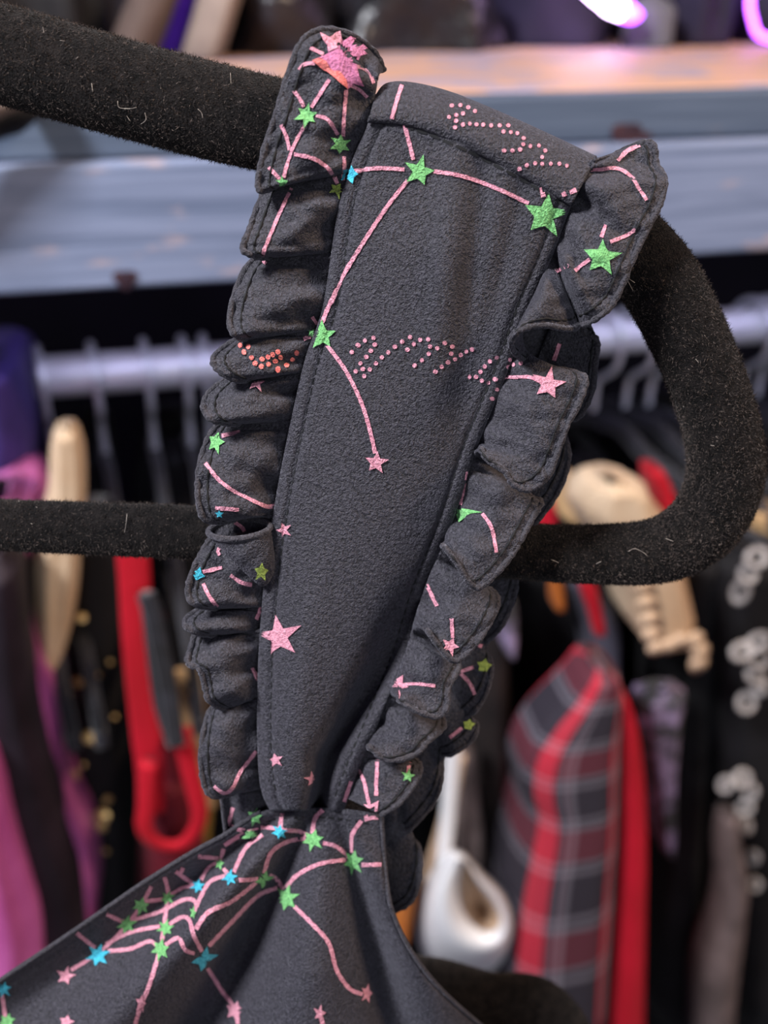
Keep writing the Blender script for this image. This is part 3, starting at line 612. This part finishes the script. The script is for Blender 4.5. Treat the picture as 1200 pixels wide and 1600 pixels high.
def ruffle(name, seam_fn, keys, seam_off, per=7, nt=26, puff=2.0, seed=1, gather=0.8, amp=1.55, dents=()):
    k = cr(keys, per); n = len(k); r = np.random.default_rng(seed)
    ph = np.cumsum(r.uniform(0.2, 0.55, n))
    V = []; hem = []
    for i, (hx, hy, ho, sy) in enumerate(k):
        ho = seam_off+(ho-seam_off)*amp
        sx = float(seam_fn(sy))
        for j in range(nt):
            t = j/(nt-1)
            x = sx+(hx-sx)*t; y = sy+(hy-sy)*(t**1.08)
            e = t**0.8
            o = seam_off+(ho-seam_off)*e - puff*math.sin(math.pi*t)**1.3*(1 if ho < 0.5 else -0.15)
            o += gather*math.sin(ph[i])*math.exp(-((t-0.18)/0.16)**2)
            if dents: o += 1.1*min(1, 3*t)*NOI.noise(Vector((x/46, y/34, seed)))+0.6*min(1, 3*t)*NOI.noise(Vector((x/24, y/17, seed+9)))
            if dents and ho < 1.5: o += dent(x, y, dents)*(1-t**6)
            V.append(F(x, y, o))
        hem.append(F(hx, hy, ho))
    o = part(name, V, grid_faces(n, nt), M_CLOTH, 0.00045)
    # the overlocked hem: a cord with a slightly uneven thickness
    h = np.array(hem); rad = 0.00066*(1+0.08*np.sin(np.arange(len(h))*2.1)+0.10*r.normal(size=len(h)))
    childof(tube('overlocked_hem', h, rad, M_HEM, None, nseg=8), o)
    # row of overlock stitching just inside the hem
    h2 = np.array([V[i*nt+nt-4] for i in range(n)])
    h2 = h2+(CAM-h2)/np.linalg.norm(CAM-h2, axis=1)[:, None]*0.00035
    childof(tube('hem_stitching', h2, 0.00022*(1+0.6*np.sin(np.arange(n)*1.9)), M_STITCH, None, nseg=5), o)
    return o
KL = [(600, 112, 5, 116), (584, 80, 4, 118), (548, 55, 2, 121), (508, 46, 0.5, 126), (474, 62, -1, 136), (452, 112, -1.5, 155), (432, 176, -2, 184), (413, 235, -2.5, 215), (403, 284, -3, 245), (408, 298, -3, 258), (430, 290, 0.5, 270), (442, 280, 2.5, 278), (420, 286, 1.5, 290), (403, 322, -0.5, 308), (389, 362, -2, 338), (379, 388, -3, 366), (392, 398, -3, 386),
      (418, 402, 1, 395), (428, 388, 3, 400), (405, 398, 2, 408), (381, 425, 0, 427), (364, 470, -1.5, 457), (359, 505, -2.5, 486), (368, 524, -3, 506), (395, 530, 1, 515), (400, 516, 2.6, 518), (378, 526, 1.2, 523), (350, 543, -1, 531), (333, 561, -2.6, 545), (342, 580, -3.2, 560), (372, 594, -2.5, 573),
      (394, 592, 1.5, 581), (378, 584, 3, 585), (350, 595, 1, 592), (323, 618, -1, 606), (319, 642, -2.6, 626), (337, 658, -3.2, 645), (372, 662, 1, 655), (374, 648, 3, 659), (342, 662, 1.8, 664), (322, 692, -0.5, 682), (311, 732, -2, 716), (309, 775, -3, 755), (317, 808, -3.4, 785), (338, 816, -2, 797), (366, 812, 1, 803), (366, 806, 2.6, 812), (348, 822, 2.0, 828), (332, 838, 0.6, 846), (317, 860, -1.2, 872), (302, 890, -2.4, 900), (293, 925, -3, 925), (306, 945, -3.3, 940), (346, 950, 1, 948), (346, 935, 3, 951), (314, 950, 1, 954), (289, 970, -1.6, 961), (300, 986, -3.2, 975),
      (342, 992, 0.5, 983), (338, 976, 2.6, 986), (309, 986, 1, 989), (297, 1015, -1, 1000), (294, 1037, -2.6, 1015), (312, 1046, -3.2, 1028), (320, 1072, -3, 1047), (328, 1096, -3.2, 1068), (366, 1112, 1, 1086), (370, 1096, 3, 1089), (332, 1106, 1, 1093), (319, 1140, -1.5, 1116), (314, 1185, -2.6, 1150), (319, 1228, -3, 1190), (334, 1244, -2.6, 1212), (365, 1240, 0.5, 1232)]
KR = [(940, 262, 6, 246), (965, 240, 5.5, 249), (1000, 225, 4.2, 252), (1021, 226, 3, 256), (1026, 256, 2.4, 262), (1039, 282, 0.5, 272), (1031, 320, -0.8, 292), (1014, 352, -1.5, 312), (990, 402, -2.5, 336), (970, 450, -3, 360), (956, 476, -3.2, 374), (934, 496, -3.4, 388), (912, 507, -1.2, 397), (902, 500, 1.0, 402), (900, 511, -1.5, 408), (880, 513, -4, 417), (850, 508, -5.4, 432), (817, 514, -6.2, 455), (799, 532, -5.6, 480), (806, 553, -2, 506),
      (835, 571, 0.8, 530), (878, 578, -0.4, 549), (914, 590, -2, 566), (906, 626, -3, 587), (886, 666, -3.6, 611), (870, 710, -4, 636), (855, 745, -4.2, 656), (826, 765, -4.7, 673), (801, 756, -5.2, 685), (788, 736, -5, 693), (764, 720, -4.6, 700), (752, 702, -3, 706), (768, 716, 1.5, 712), (796, 742, 3, 717), (830, 776, 2.0, 724), (846, 785, 0.2, 735), (834, 806, -1, 750), (820, 832, -2, 768), (803, 862, -3, 791), (779, 892, -4, 812), (750, 917, -4.6, 832), (733, 910, -5.2, 840), (714, 880, -5.2, 847), (692, 852, -4, 853),
      (706, 874, 1, 858), (742, 912, 3, 865), (770, 924, 1.5, 873), (778, 942, -1, 886), (766, 972, -2.5, 909), (745, 1003, -3.5, 936), (715, 1032, -4.2, 958), (694, 1020, -4.8, 968), (668, 985, -4, 976), (688, 1012, 2, 985), (716, 1036, 2, 993), (713, 1052, -1, 1003), (701, 1074, -2.5, 1020), (699, 1102, -3.6, 1041), (684, 1120, -4.2, 1059), (650, 1110, -4.8, 1070), (624, 1094, -3.6, 1079), (646, 1106, 2, 1087), (684, 1116, 3, 1093), (693, 1136, 0, 1103), (667, 1160, -2.6, 1121), (646, 1180, -3.6, 1141), (605, 1187, -4.4, 1156), (576, 1166, -3.6, 1166),
      (602, 1180, 2, 1173), (642, 1186, 3, 1179), (657, 1198, 0, 1190), (647, 1226, -2, 1206), (622, 1256, -3, 1226), (594, 1273, -3, 1248)]
ruf_l = ruffle('ruffle', xl, KL, 0.3, seed=2, dents=DENT_L)
ruf_r = ruffle('ruffle', xr, KR, 0.3, seed=4, dents=DENT_R)
# one lobe of the left ruffle rolled into an open cone
V = []; ncv = 40; rim = []
for i in range(16):
    t = i/15; cx = 374+(410-374)*t**1.2; cy = 827+(892-827)*t; rx = 46*(1-t)**0.7+13*t; ry = 15*(1-t)+24*t*t**0.3
    if i == 0: ry = 15
    for j in range(ncv):
        th = 2*math.pi*j/ncv; f_ = math.sin(th)                       # +1 = lower, nearer rim
        x = cx+rx*math.cos(th)*(1+0.06*math.sin(2*th+1)); y = cy+ry*f_-5*math.cos(th)*(1-t)
        o_ = -1.6-f_*(4.2*(1-t)+1.6*t)-0.8*math.sin(math.pi*t)+0.5*NOI.noise(Vector((x/20, y/20, 3.0)))
        V.append(F(x, y, o_))
        if i == 0: rim.append(F(x, y, o_))
curl = part('rolled_ruffle_fold', V, grid_faces(16, ncv, True), M_CLOTH, 0.00045)
rim.append(rim[0]); rim = np.array(rim)
childof(tube('overlocked_hem', rim, 0.00070, M_HEM, None, nseg=8, cap=False), curl)
SEAM_B = poly_x([(905, 400), (840, 560), (780, 720), (740, 850), (690, 980), (640, 1120), (600, 1250), (588, 1420)])
KB = [(885, 480, 12, 410), (915, 520, 10, 425), (933, 532, 9, 442), (931, 562, 9, 472), (925, 612, 9.2, 512), (906, 650, 9.6, 545), (880, 658, 13, 555), (872, 656, 14, 562), (884, 686, 11, 576), (888, 722, 9.5, 602), (870, 772, 9, 642), (836, 818, 9.5, 682), (812, 834, 11, 712), (792, 852, 15, 740), (802, 898, 12, 780), (806, 918, 10.5, 802), (792, 962, 9.5, 842), (776, 988, 10, 872), (760, 1002, 14, 890), (756, 1012, 13, 902), (768, 1042, 10, 932), (755, 1092, 9, 972), (726, 1122, 10, 1000), (712, 1116, 14, 1012), (744, 1131, 10, 1032), (736, 1157, 8.6, 1052), (706, 1178, 9, 1072), (692, 1182, 13, 1092), (689, 1222, 10, 1122), (676, 1256, 9.6, 1152), (640, 1296, 10, 1192), (632, 1300, 14, 1212), (655, 1326, 11, 1232), (656, 1372, 9.6, 1282), (640, 1410, 9.6, 1322), (610, 1426, 11, 1352)]
ruf_b = ruffle('back_ruffle', SEAM_B, KB, 12, seed=6, puff=0.8, amp=1.0)
# back of the strap, behind the hanger
V = []; ysb = np.linspace(250, 1380, 40)
for y in ysb:
    l = float(xl(min(y, 1250)))+50; r = float(SEAM_B(y))+6
    if r < l+60: l = r-60
    for j in range(10):
        u = j/9; V.append(F(l+(r-l)*u, y, 13.5-1.5*math.sin(math.pi*u)))
part('back_strap_panel', V, grid_faces(40, 10), M_CLOTH, 0.0005, surf=False)

# -- bodice
NECK = [(-140, 1640), (-60, 1576), (0, 1532), (110, 1458), (220, 1382), (300, 1332), (348, 1306), (380, 1285), (412, 1268), (470, 1262), (530, 1264), (596, 1274)]
RIGHT = [(596, 1274), (598, 1310), (602, 1360), (612, 1420), (640, 1482), (680, 1536), (730, 1584), (800, 1640), (880, 1700)]
def bod_off(px, py):
    dx, dy = px-515, max(20.0, py-1215); a = dx/dy; r = min(1.0, math.hypot(dx, py-1262)/260)
    o = 1.0
    for c, s, am in ((-0.08, 0.20, -3.6), (-0.50, 0.13, 4.2), (-0.88, 0.16, -3.0), (-1.35, 0.22, 2.6), (0.27, 0.08, 2.6), (0.50, 0.13, -1.8)):
        o += 2.5*am*r*math.exp(-((a-c)/s)**2)
    if px > 560: o += ((px-560)/60)**2*0.55*(1+1.5*max(0, (py-1300)/300))
    return o
nk = cr(NECK, 8); V = []; NR = 64
botl = np.linspace(0, 1, len(nk))
rt_line = cr(RIGHT, 8)
cols = []
for i, (x, y) in enumerate(nk):
    u = i/(len(nk)-1); bx = -180+u*(860+180); by = 1720
    if u == 1: break
    cols.append([(x, y), (bx, by)])
ncol = len(cols)
for s in np.linspace(0, 1, NR):
    for i, ((x, y), (bx, by)) in enumerate(cols):
        px = x+(bx-x)*s; py = y+(by-y)*s
        rx = float(np.interp(py, rt_line[:, 1], rt_line[:, 0]))
        # squeeze so that the last column follows the armhole
        lastx = nk[-2][0]+(860-nk[-2][0])*s
        u = i/(ncol-1)
        px = px+(rx-lastx)*u**3
        e = 0.9*math.exp(-((s*NR-3.2)/0.9)**2) if i < ncol*0.62 else 0
        V.append(F(px, py, bod_off(px, py)+e*0.5))
bod = part('bodice', V, grid_faces(NR, ncol), M_CLOTH, 0.0006)
# neckline facing edge and armhole edge rolls
childof(tube('neckline_edge', [F(x, y, bod_off(x, y)) for x, y in nk[:int(len(nk)*0.72)]], 0.00055, M_HEM, None, nseg=8), bod)
childof(tube('armhole_edge', [F(x, y, bod_off(x, y)) for x, y in rt_line], 0.00055, M_HEM, None, nseg=8), bod)
# small gathered end of the neck facing left of the strap foot
V = []
for i, y in enumerate(np.linspace(1238, 1312, 12)):
    for j in range(14):
        u = j/13; V.append(F(345+(i*0.8)+u*(72-i), y-4*u, 2.6+1.3*math.sin(u*8)+i*0.05))
part('neck_facing', V, grid_faces(12, 14), M_CLOTH, 0.0006)
childof(tube('neck_facing_edge', [F(345+i*0.8, y, 2.4) for i, y in enumerate(np.linspace(1238, 1312, 12))], 0.0005, M_HEM, None, nseg=8), bpy.data.objects['neck_facing'])

# ------------------------------------------------------------------ topstitching and print, laid on the cloth
ALLV = []; ALLF = []; OWN = []
for oi, (o, V, Fc) in enumerate(SURF):
    b0 = len(ALLV); ALLV += [Vector(v) for v in V]; ALLF += [tuple(b0+k for k in f) for f in Fc]; OWN += [oi]*len(Fc)
BV = BVHTree.FromPolygons(ALLV, ALLF)
def hit(px, py, lift):
    d = Vector(dirv(px, py)).normalized(); loc, nrm, idx, dist = BV.ray_cast(Vector(CAM), d)
    if loc is None: return None
    if nrm.dot(d) > 0: nrm = -nrm
    return (np.array(loc)+np.array(nrm)*lift*0.6-np.array(d)*lift*0.7, OWN[idx], dist)
LIFT = 0.00038
def lay(name, pts, faces, mat, lift=LIFT, only=None):
    hs = [hit(x, y, lift) for x, y in pts]; groups = {}
    for f in faces:
        if any(hs[i] is None for i in f): continue
        own = {hs[i][1] for i in f}
        if len(own) > 1: continue
        ds = [hs[i][2] for i in f]
        if max(ds)-min(ds) > 0.0022: continue
        k = own.pop()
        if only is not None and k not in only: continue
        groups.setdefault(k, []).append(f)
    for k, fs in groups.items():
        if len(fs) < max(2, len(faces)*0.06): continue
        used = sorted({i for f in fs for i in f}); mp = {u: n for n, u in enumerate(used)}
        o = mesh(name, [hs[i][0] for i in used], [tuple(mp[i] for i in f) for f in fs], mat)
        childof(o, SURF[k][0])
def star_pts(cx, cy, r, rot=0.0, n=5, inner=0.45, sx=1.0, sy=1.0):
    out = []
    for i in range(2*n):
        q = r*(1 if i % 2 == 0 else inner)*(1+0.10*math.sin(i*2.3+cx)); a = rot-math.pi/2+i*math.pi/n
        out.append((cx+q*math.cos(a)*sx, cy+q*math.sin(a)*sy))
    return out
def fan(outline, c, rings=4, sub=3):
    o = []
    for i in range(len(outline)):
        a, b = outline[i], outline[(i+1) % len(outline)]
        for s in range(sub): o.append((a[0]+(b[0]-a[0])*s/sub, a[1]+(b[1]-a[1])*s/sub))
    n = len(o); pts = [c]; Fc = []
    for k in range(1, rings+1):
        for p in o: pts.append((c[0]+(p[0]-c[0])*k/rings, c[1]+(p[1]-c[1])*k/rings))
    for i in range(n):
        Fc.append((0, 1+i, 1+(i+1) % n))
        for k in range(1, rings): Fc.append((1+(k-1)*n+i, 1+k*n+i, 1+k*n+(i+1) % n, 1+(k-1)*n+(i+1) % n))
    return pts, Fc
def star(cx, cy, r, mat, rot=0.0, n=5, inner=0.45, sx=1.0, sy=1.0):
    p, f = fan(star_pts(cx, cy, r, rot, n, inner, sx, sy), (cx, cy), rings=max(2, int(r/7)), sub=2 if r < 15 else 3)
    lay('printed_star', p, f, mat, LIFT*1.25)
def ribbon(pts, wpx, step=4.0):
    c = cr(pts, 10); seg = np.linalg.norm(np.diff(c, axis=0), axis=1); L_ = np.concatenate([[0], np.cumsum(seg)]); n = max(3, int(L_[-1]/step))
    s = np.linspace(0, L_[-1], n); q = np.stack([np.interp(s, L_, c[:, 0]), np.interp(s, L_, c[:, 1])], 1)
    t = np.gradient(q, axis=0); t /= np.linalg.norm(t, axis=1)[:, None]+1e-9; nn = np.stack([-t[:, 1], t[:, 0]], 1)
    P_ = []; 
    for i in range(n):
        ww = wpx*(1+0.10*math.sin(i*1.7+q[0, 0]))
        for k in (-0.5, 0, 0.5): P_.append(tuple(q[i]+nn[i]*ww*k))
    return P_, grid_faces(n, 3)
def thread(pts, wpx=6, mat=None, name='printed_line'):
    p, f = ribbon(pts, wpx); lay(name, p, f, mat or M_PINK)
def dots(ps, r, mat=None):
    P_ = []; Fc = []
    for (x, y) in ps:
        b0 = len(P_); P_.append((x, y))
        for i in range(7): a = i*2*math.pi/7; P_.append((x+r*math.cos(a)*(1+0.1*math.sin(x)), y+r*math.sin(a)))
        Fc += [(b0, b0+1+i, b0+1+(i+1) % 7) for i in range(7)]
    lay('printed_dots', P_, Fc, mat or M_PINK)
def stitches(pts, dash=11, gap=5, wpx=3.2, mat=None, lift=0.0003):
    c = cr(pts, 10); seg = np.linalg.norm(np.diff(c, axis=0), axis=1); L_ = np.concatenate([[0], np.cumsum(seg)])
    P_ = []; Fc = []; s = 0
    while s+dash < L_[-1]:
        q = []
        for ss in np.linspace(s, s+dash, 4): q.append((np.interp(ss, L_, c[:, 0]), np.interp(ss, L_, c[:, 1])))
        q = np.array(q); t = q[-1]-q[0]; t /= np.linalg.norm(t)+1e-9; nn = np.array([-t[1], t[0]])
        b0 = len(P_)
        for i, p in enumerate(q):
            for k in (-0.5, 0.5): P_.append(tuple(p+nn*wpx*k*(0.6 if i in (0, 3) else 1)))
        Fc += [(b0+2*i, b0+2*i+1, b0+2*i+3, b0+2*i+2) for i in range(3)]
        s += dash+gap
    lay('topstitching', P_, Fc, mat or M_STITCH, lift)
# seams
stitches([(float(xl(y))+21, y) for y in np.linspace(205, 1240, 26)])
stitches([(float(xr(y))-20, y) for y in np.linspace(335, 1245, 24)])
stitches([(586, 192), (650, 203), (740, 241), (830, 289), (884, 322)], 17, 5, 5)
ne = [(nk[i][0], nk[i][1]) for i in range(0, int(len(nk)*0.74), 3)]
stitches([(x+9, y+17) for x, y in ne], 9, 5, 3.4)
stitches([(415, 1283), (470, 1277), (530, 1279), (590, 1290)], 9, 5, 3)

# print on the left ruffle, top
for p in ([(515, 125), (502, 145), (487, 168)], [(459, 142), (467, 152), (475, 167)], [(476, 195), (456, 236), (443, 278)], [(440, 195), (448, 215), (453, 235)], [(460, 241), (490, 248), (514, 265), (528, 286)],
          [(494, 181), (512, 187), (528, 210)], [(540, 140), (537, 180), (536, 212)], [(537, 245), (537, 282)], [(420, 262), (440, 282)], [(456, 295), (430, 350), (410, 400), (416, 413)],
          [(485, 75), (505, 86)], [(468, 110), (476, 101), (492, 99)], [(553, 103), (574, 112), (583, 131)], [(548, 133), (562, 140), (574, 152)]):
    thread(p, 5.6)
star(479, 181, 19, M_GREEN, 0.2, 6, 0.5); star(531, 225, 17, M_GREEN, 0.1, 6, 0.5); star(546, 272, 15, M_CYAN, 0.3, 5, 0.6); star(527, 297, 14, M_LIME, 0.5); star(441, 285, 10, M_GREEN, 0)
blob = [(500, 53), (514, 60), (524, 52), (531, 50), (535, 66), (546, 58), (556, 60), (548, 72), (566, 70), (580, 84), (562, 89), (556, 101), (560, 119), (568, 134), (553, 130), (542, 139), (531, 131), (519, 119), (505, 108), (488, 95), (501, 90), (513, 84), (511, 72), (504, 64)]
p, f = fan(blob, (535, 93), 6, 2); lay('printed_splash', p, f, M_MAUVE, LIFT*1.3)
for q, c in (([(488, 95), (500, 92), (510, 98), (518, 108), (527, 116), (531, 131), (519, 119), (505, 108)], (510, 103)), ([(520, 112), (530, 112), (540, 126), (542, 139), (531, 131)], (531, 123))):
    p, f = fan(q, c, 3, 2); lay('printed_splash', p, f, M_ORANGE, LIFT*1.8)
p, f = fan([(500, 53), (514, 60), (524, 52), (531, 50), (533, 64), (528, 76), (514, 82), (511, 72), (504, 64)], (519, 66), 3, 2); lay('printed_splash', p, f, M_PINK, LIFT*1.7)
# panel
for p in ([(628, 134), (620, 158), (612, 186)], [(632, 196), (639, 222), (646, 250)], [(552, 268), (590, 263), (632, 265)], [(678, 268), (720, 275), (770, 292), (826, 318)],
          [(637, 282), (600, 330), (547, 413), (516, 475), (504, 505)], [(487, 494), (498, 511)], [(474, 531), (490, 525)], [(512, 540), (541, 580), (566, 632), (580, 680), (586, 708)]):
    thread(p, 6.2)
star(655, 268, 25, M_GREEN, 0.25); star(852, 336, 36, M_GREEN, 0.15); star(504, 524, 23, M_GREEN, 0.0); star(488, 520, 9, M_GREEN, 0.3)
star(588, 722, 19, M_PINK, 0.1); star(444, 828, 13, M_PINK, -0.3); star(437, 994, 35, M_PINK, -0.15, 5, 0.42); star(432, 1187, 12, M_PINK, -0.2); star(486, 1217, 12, M_PINK, -0.1)
z4 = [(57,787),(25,797),(62,812),(0,815),(47,835),(30,858),(8,882),(66,882),(43,905),(17,903),(22,930),(88,860),(112,841),(137,820),(164,801),(194,784),(208,810),(184,831),(232,794),(262,792),(269,819),(264,846),(295,825),(322,806),(350,819),(346,846),(360,866),(334,878),(382,851),(403,838),(425,830),(238,870),(211,890),(311,895),(288,913),(416,933),(441,933),(458,914),(474,894),(493,875),(518,861),(463,947),(487,955),(513,942)]
dots([(x/2.4+560, y/2.4+200) for x, y in z4]+[(559, 539), (550, 550), (556, 580)], 3.7)
z4b = [(566,868),(583,888),(610,884),(560,895),(518,980),(500,1014)]
dots([(x/2.4+560, y/2.4+200) for x, y in z4b], 3.4)
z2 = [(352,285),(375,284),(396,290),(414,300),(345,315),(364,310),(382,306),(364,325),(361,342),(382,335),(400,333),(418,335),(436,336),(457,338),(480,338),(503,338),(490,354),(510,356),(527,359),(544,372),(543,388),(535,402),(514,404),(492,404),(562,393),(585,392),(602,405),(594,422),(594,440),(575,438),(553,443),(534,452),(617,440),(640,440),(660,445)]
dots([(x/1.714+500, y/1.714) for x, y in z2], 3.4)
for p in ([(846, 293), (849, 308)], [(878, 305), (884, 302)], [(890, 301), (900, 297)]): thread(p, 7)
# right ruffle
for p in ([(922, 266), (958, 263), (984, 275), (1000, 298), (1010, 313)], [(964, 252), (978, 238), (1000, 228)], [(953, 378), (975, 370), (993, 358)], [(946, 352), (940, 371)], [(922, 405), (897, 424)], [(868, 425), (888, 415)],
          [(785, 590), (825, 589), (846, 597)], [(874, 537), (866, 563)], [(741, 708), (740, 722)], [(730, 737), (725, 763), (719, 789)], [(754, 803), (768, 825), (775, 863)], [(665, 909), (684, 947)], [(706, 966), (707, 996)], [(632, 1070), (650, 1068), (680, 1071)],
          [(720, 1049), (740, 1042)], [(720, 1052), (734, 1067), (742, 1085)], [(742, 1006), (758, 1012)], [(722, 1137), (703, 1152)], [(557, 1195), (569, 1220), (578, 1260)], [(590, 1187), (588, 1243)], [(548, 1220), (537, 1252)], [(640, 1187), (636, 1213)], [(645, 1112), (660, 1114)]):
    thread(p, 5.6)
star(940, 402, 30, M_GREEN, 0.1); star(857, 600, 26, M_PINK, 0.2); star(703, 1009, 16, M_PINK, 0.4); star(622, 1071, 20, M_PINK, 0.5, 5, 0.45); star(756, 1040, 11, M_LIME, 0.2, 5, 0.7); star(732, 1132, 9, M_LIME, 0.2, 5, 0.7); star(637, 1212, 11, M_GREEN, 0.2); star(580, 1268, 20, M_PINK, 0.6, 4, 0.55)
p, f = fan([(711, 791), (733, 797), (754, 801), (735, 803), (717, 817), (713, 802)], (722, 802), 3, 2); lay('printed_star', p, f, M_GREEN)
# left ruffle, lower lobes
z3 = [(387,495),(405,525),(440,550),(425,500),(490,558),(458,578),(487,593),(518,547),(540,535),(565,522),(578,547),(552,567),(520,583),(607,588),(565,607),(635,558),(655,525)]
dots([(x/3.077+250, y/3.077+380) for x, y in z3], 4.2, M_ORANGE)
for p in ([(347, 682), (375, 675)], [(321, 724), (347, 754), (380, 775), (412, 790), (429, 790)], [(337, 793), (373, 796)], [(367, 817), (380, 827), (384, 841)], [(347, 853), (340, 861), (343, 868)], [(317, 893), (347, 887)], [(360, 898), (377, 910), (393, 913)], [(318, 912), (328, 933), (340, 947)], [(409, 948), (400, 967)], [(393, 1043), (402, 1063)], [(400, 1173), (377, 1203), (363, 1230), (350, 1238), (335, 1228)]):
    thread(p, 5.6)
star(401, 599, 14, M_PINK, 0.2); star(338, 692, 18, M_GREEN, 0.3, 5, 0.5, 0.8); star(343, 802, 7, M_CYAN); star(310, 897, 11, M_CYAN, 0.3, 4, 0.6); star(408, 893, 15, M_LIME, 0.1, 5, 0.5, 0.8)
# bodice web
Z7 = lambda ps: [(x/1.714, y/1.714+1200) for x, y in ps]
for p in ([(625,105),(615,150),(650,165),(700,158),(750,165),(800,168),(835,185)], [(757,120),(752,160)], [(865,112),(845,135),(838,175)], [(968,140),(945,175),(942,225)], [(600,205),(640,180),(660,170)], [(600,205),(590,250)],
          [(865,200),(900,210),(935,240)], [(970,258),(1020,258)], [(925,245),(860,255),(800,285),(768,320)], [(820,188),(770,195),(725,225),(706,280)], [(705,180),(660,215),(628,280)], [(540,300),(560,265),(590,250)], [(520,310),(490,290),(470,275)], [(600,270),(612,285)],
          [(640,300),(690,295)], [(720,285),(745,300),(760,325)], [(685,305),(620,355),(560,385),(525,430)], [(745,320),(690,340),(620,410),(558,475)], [(605,290),(565,305),(540,345),(520,390)], [(525,315),(490,320),(455,340)], [(440,290),(450,340),(440,430),(430,490),(400,580),(375,640),(360,690)],
          [(435,350),(385,355)], [(405,315),(375,370),(330,430),(270,490),(190,540)], [(285,390),(330,410)], [(205,440),(255,480)], [(355,405),(430,385),(490,355),(520,355),(530,375)], [(285,470),(350,440),(430,425)], [(455,420),(490,400),(510,410),(520,450),(540,490)], [(290,490),(350,485),(400,465),(420,475)], [(445,475),(480,455),(495,485),(520,495)],
          [(555,535),(590,590),(625,635),(640,686)], [(790,370),(840,420),(880,470),(900,540),(935,590),(970,605)], [(855,650),(865,690)], [(5,600),(15,670)], [(530,235),(585,240)], [(490,265),(480,285)]):
    thread(Z7(p), 6.4)
for (x, y, r, c, k) in ((397,1276,14,M_GREEN,1),(392,1305,14,M_GREEN,1),(437,1300,12,M_CYAN,1),(490,1312,18,M_GREEN,1),(552,1346,22,M_GREEN,.85),(449,1403,22,M_GREEN,.9),(412,1373,16,M_GREEN,1),(360,1372,13,M_CYAN,1),(310,1385,12,M_CYAN,1),(344,1350,11,M_GREEN,.7),(303,1427,11,M_GREEN,.5),(262,1402,13,M_GREEN,1),(220,1414,15,M_GREEN,1),(198,1443,17,M_GREEN,1),(260,1451,14,M_GREEN,1),(252,1484,18,M_GREEN,.85),(318,1497,22,M_CYAN,1),(154,1492,20,M_CYAN,1),(103,1524,16,M_PINK,1),(5,1544,14,M_CYAN,1),(12,1595,15,M_GREEN,1),(220,1567,15,M_PINK,.6),(369,1579,17,M_PINK,1),(572,1552,16,M_PINK,.6),(499,1582,14,M_PINK,.7),(105,1597,13,M_PINK,1)):
    star(x, y, r, c, 0.25, 6 if r > 11 and c is not M_PINK else 5, 0.48, k)

# ------------------------------------------------------------------ second velvet hanger end below
h2 = cr([(600, 1560, 70), (680, 1560, 62), (760, 1578, 58), (830, 1592, 66), (870, 1640, 62), (885, 1720, 60)], 6)
def G(px, py, d): return CAM+d*dirv(px, py)
hp = np.array([G(x, y, 0.30) for x, y, r in h2]); hr = h2[:, 2]*0.30/FPX
ho = thing('velvet_hanger', 'second black velvet hanger end low in the picture, under the white bra', 'hanger', loc=tuple(G(760, 1600, 0.30)))
V, Fc = tube_geo(hp, hr, nseg=28, rb=hr*0.6, side=FWD); reparent(mesh('frame', V, Fc, M_VELVET), ho)
pile('velvet_pile', V, 28, len(hp), 9000, ho, M_PILE)
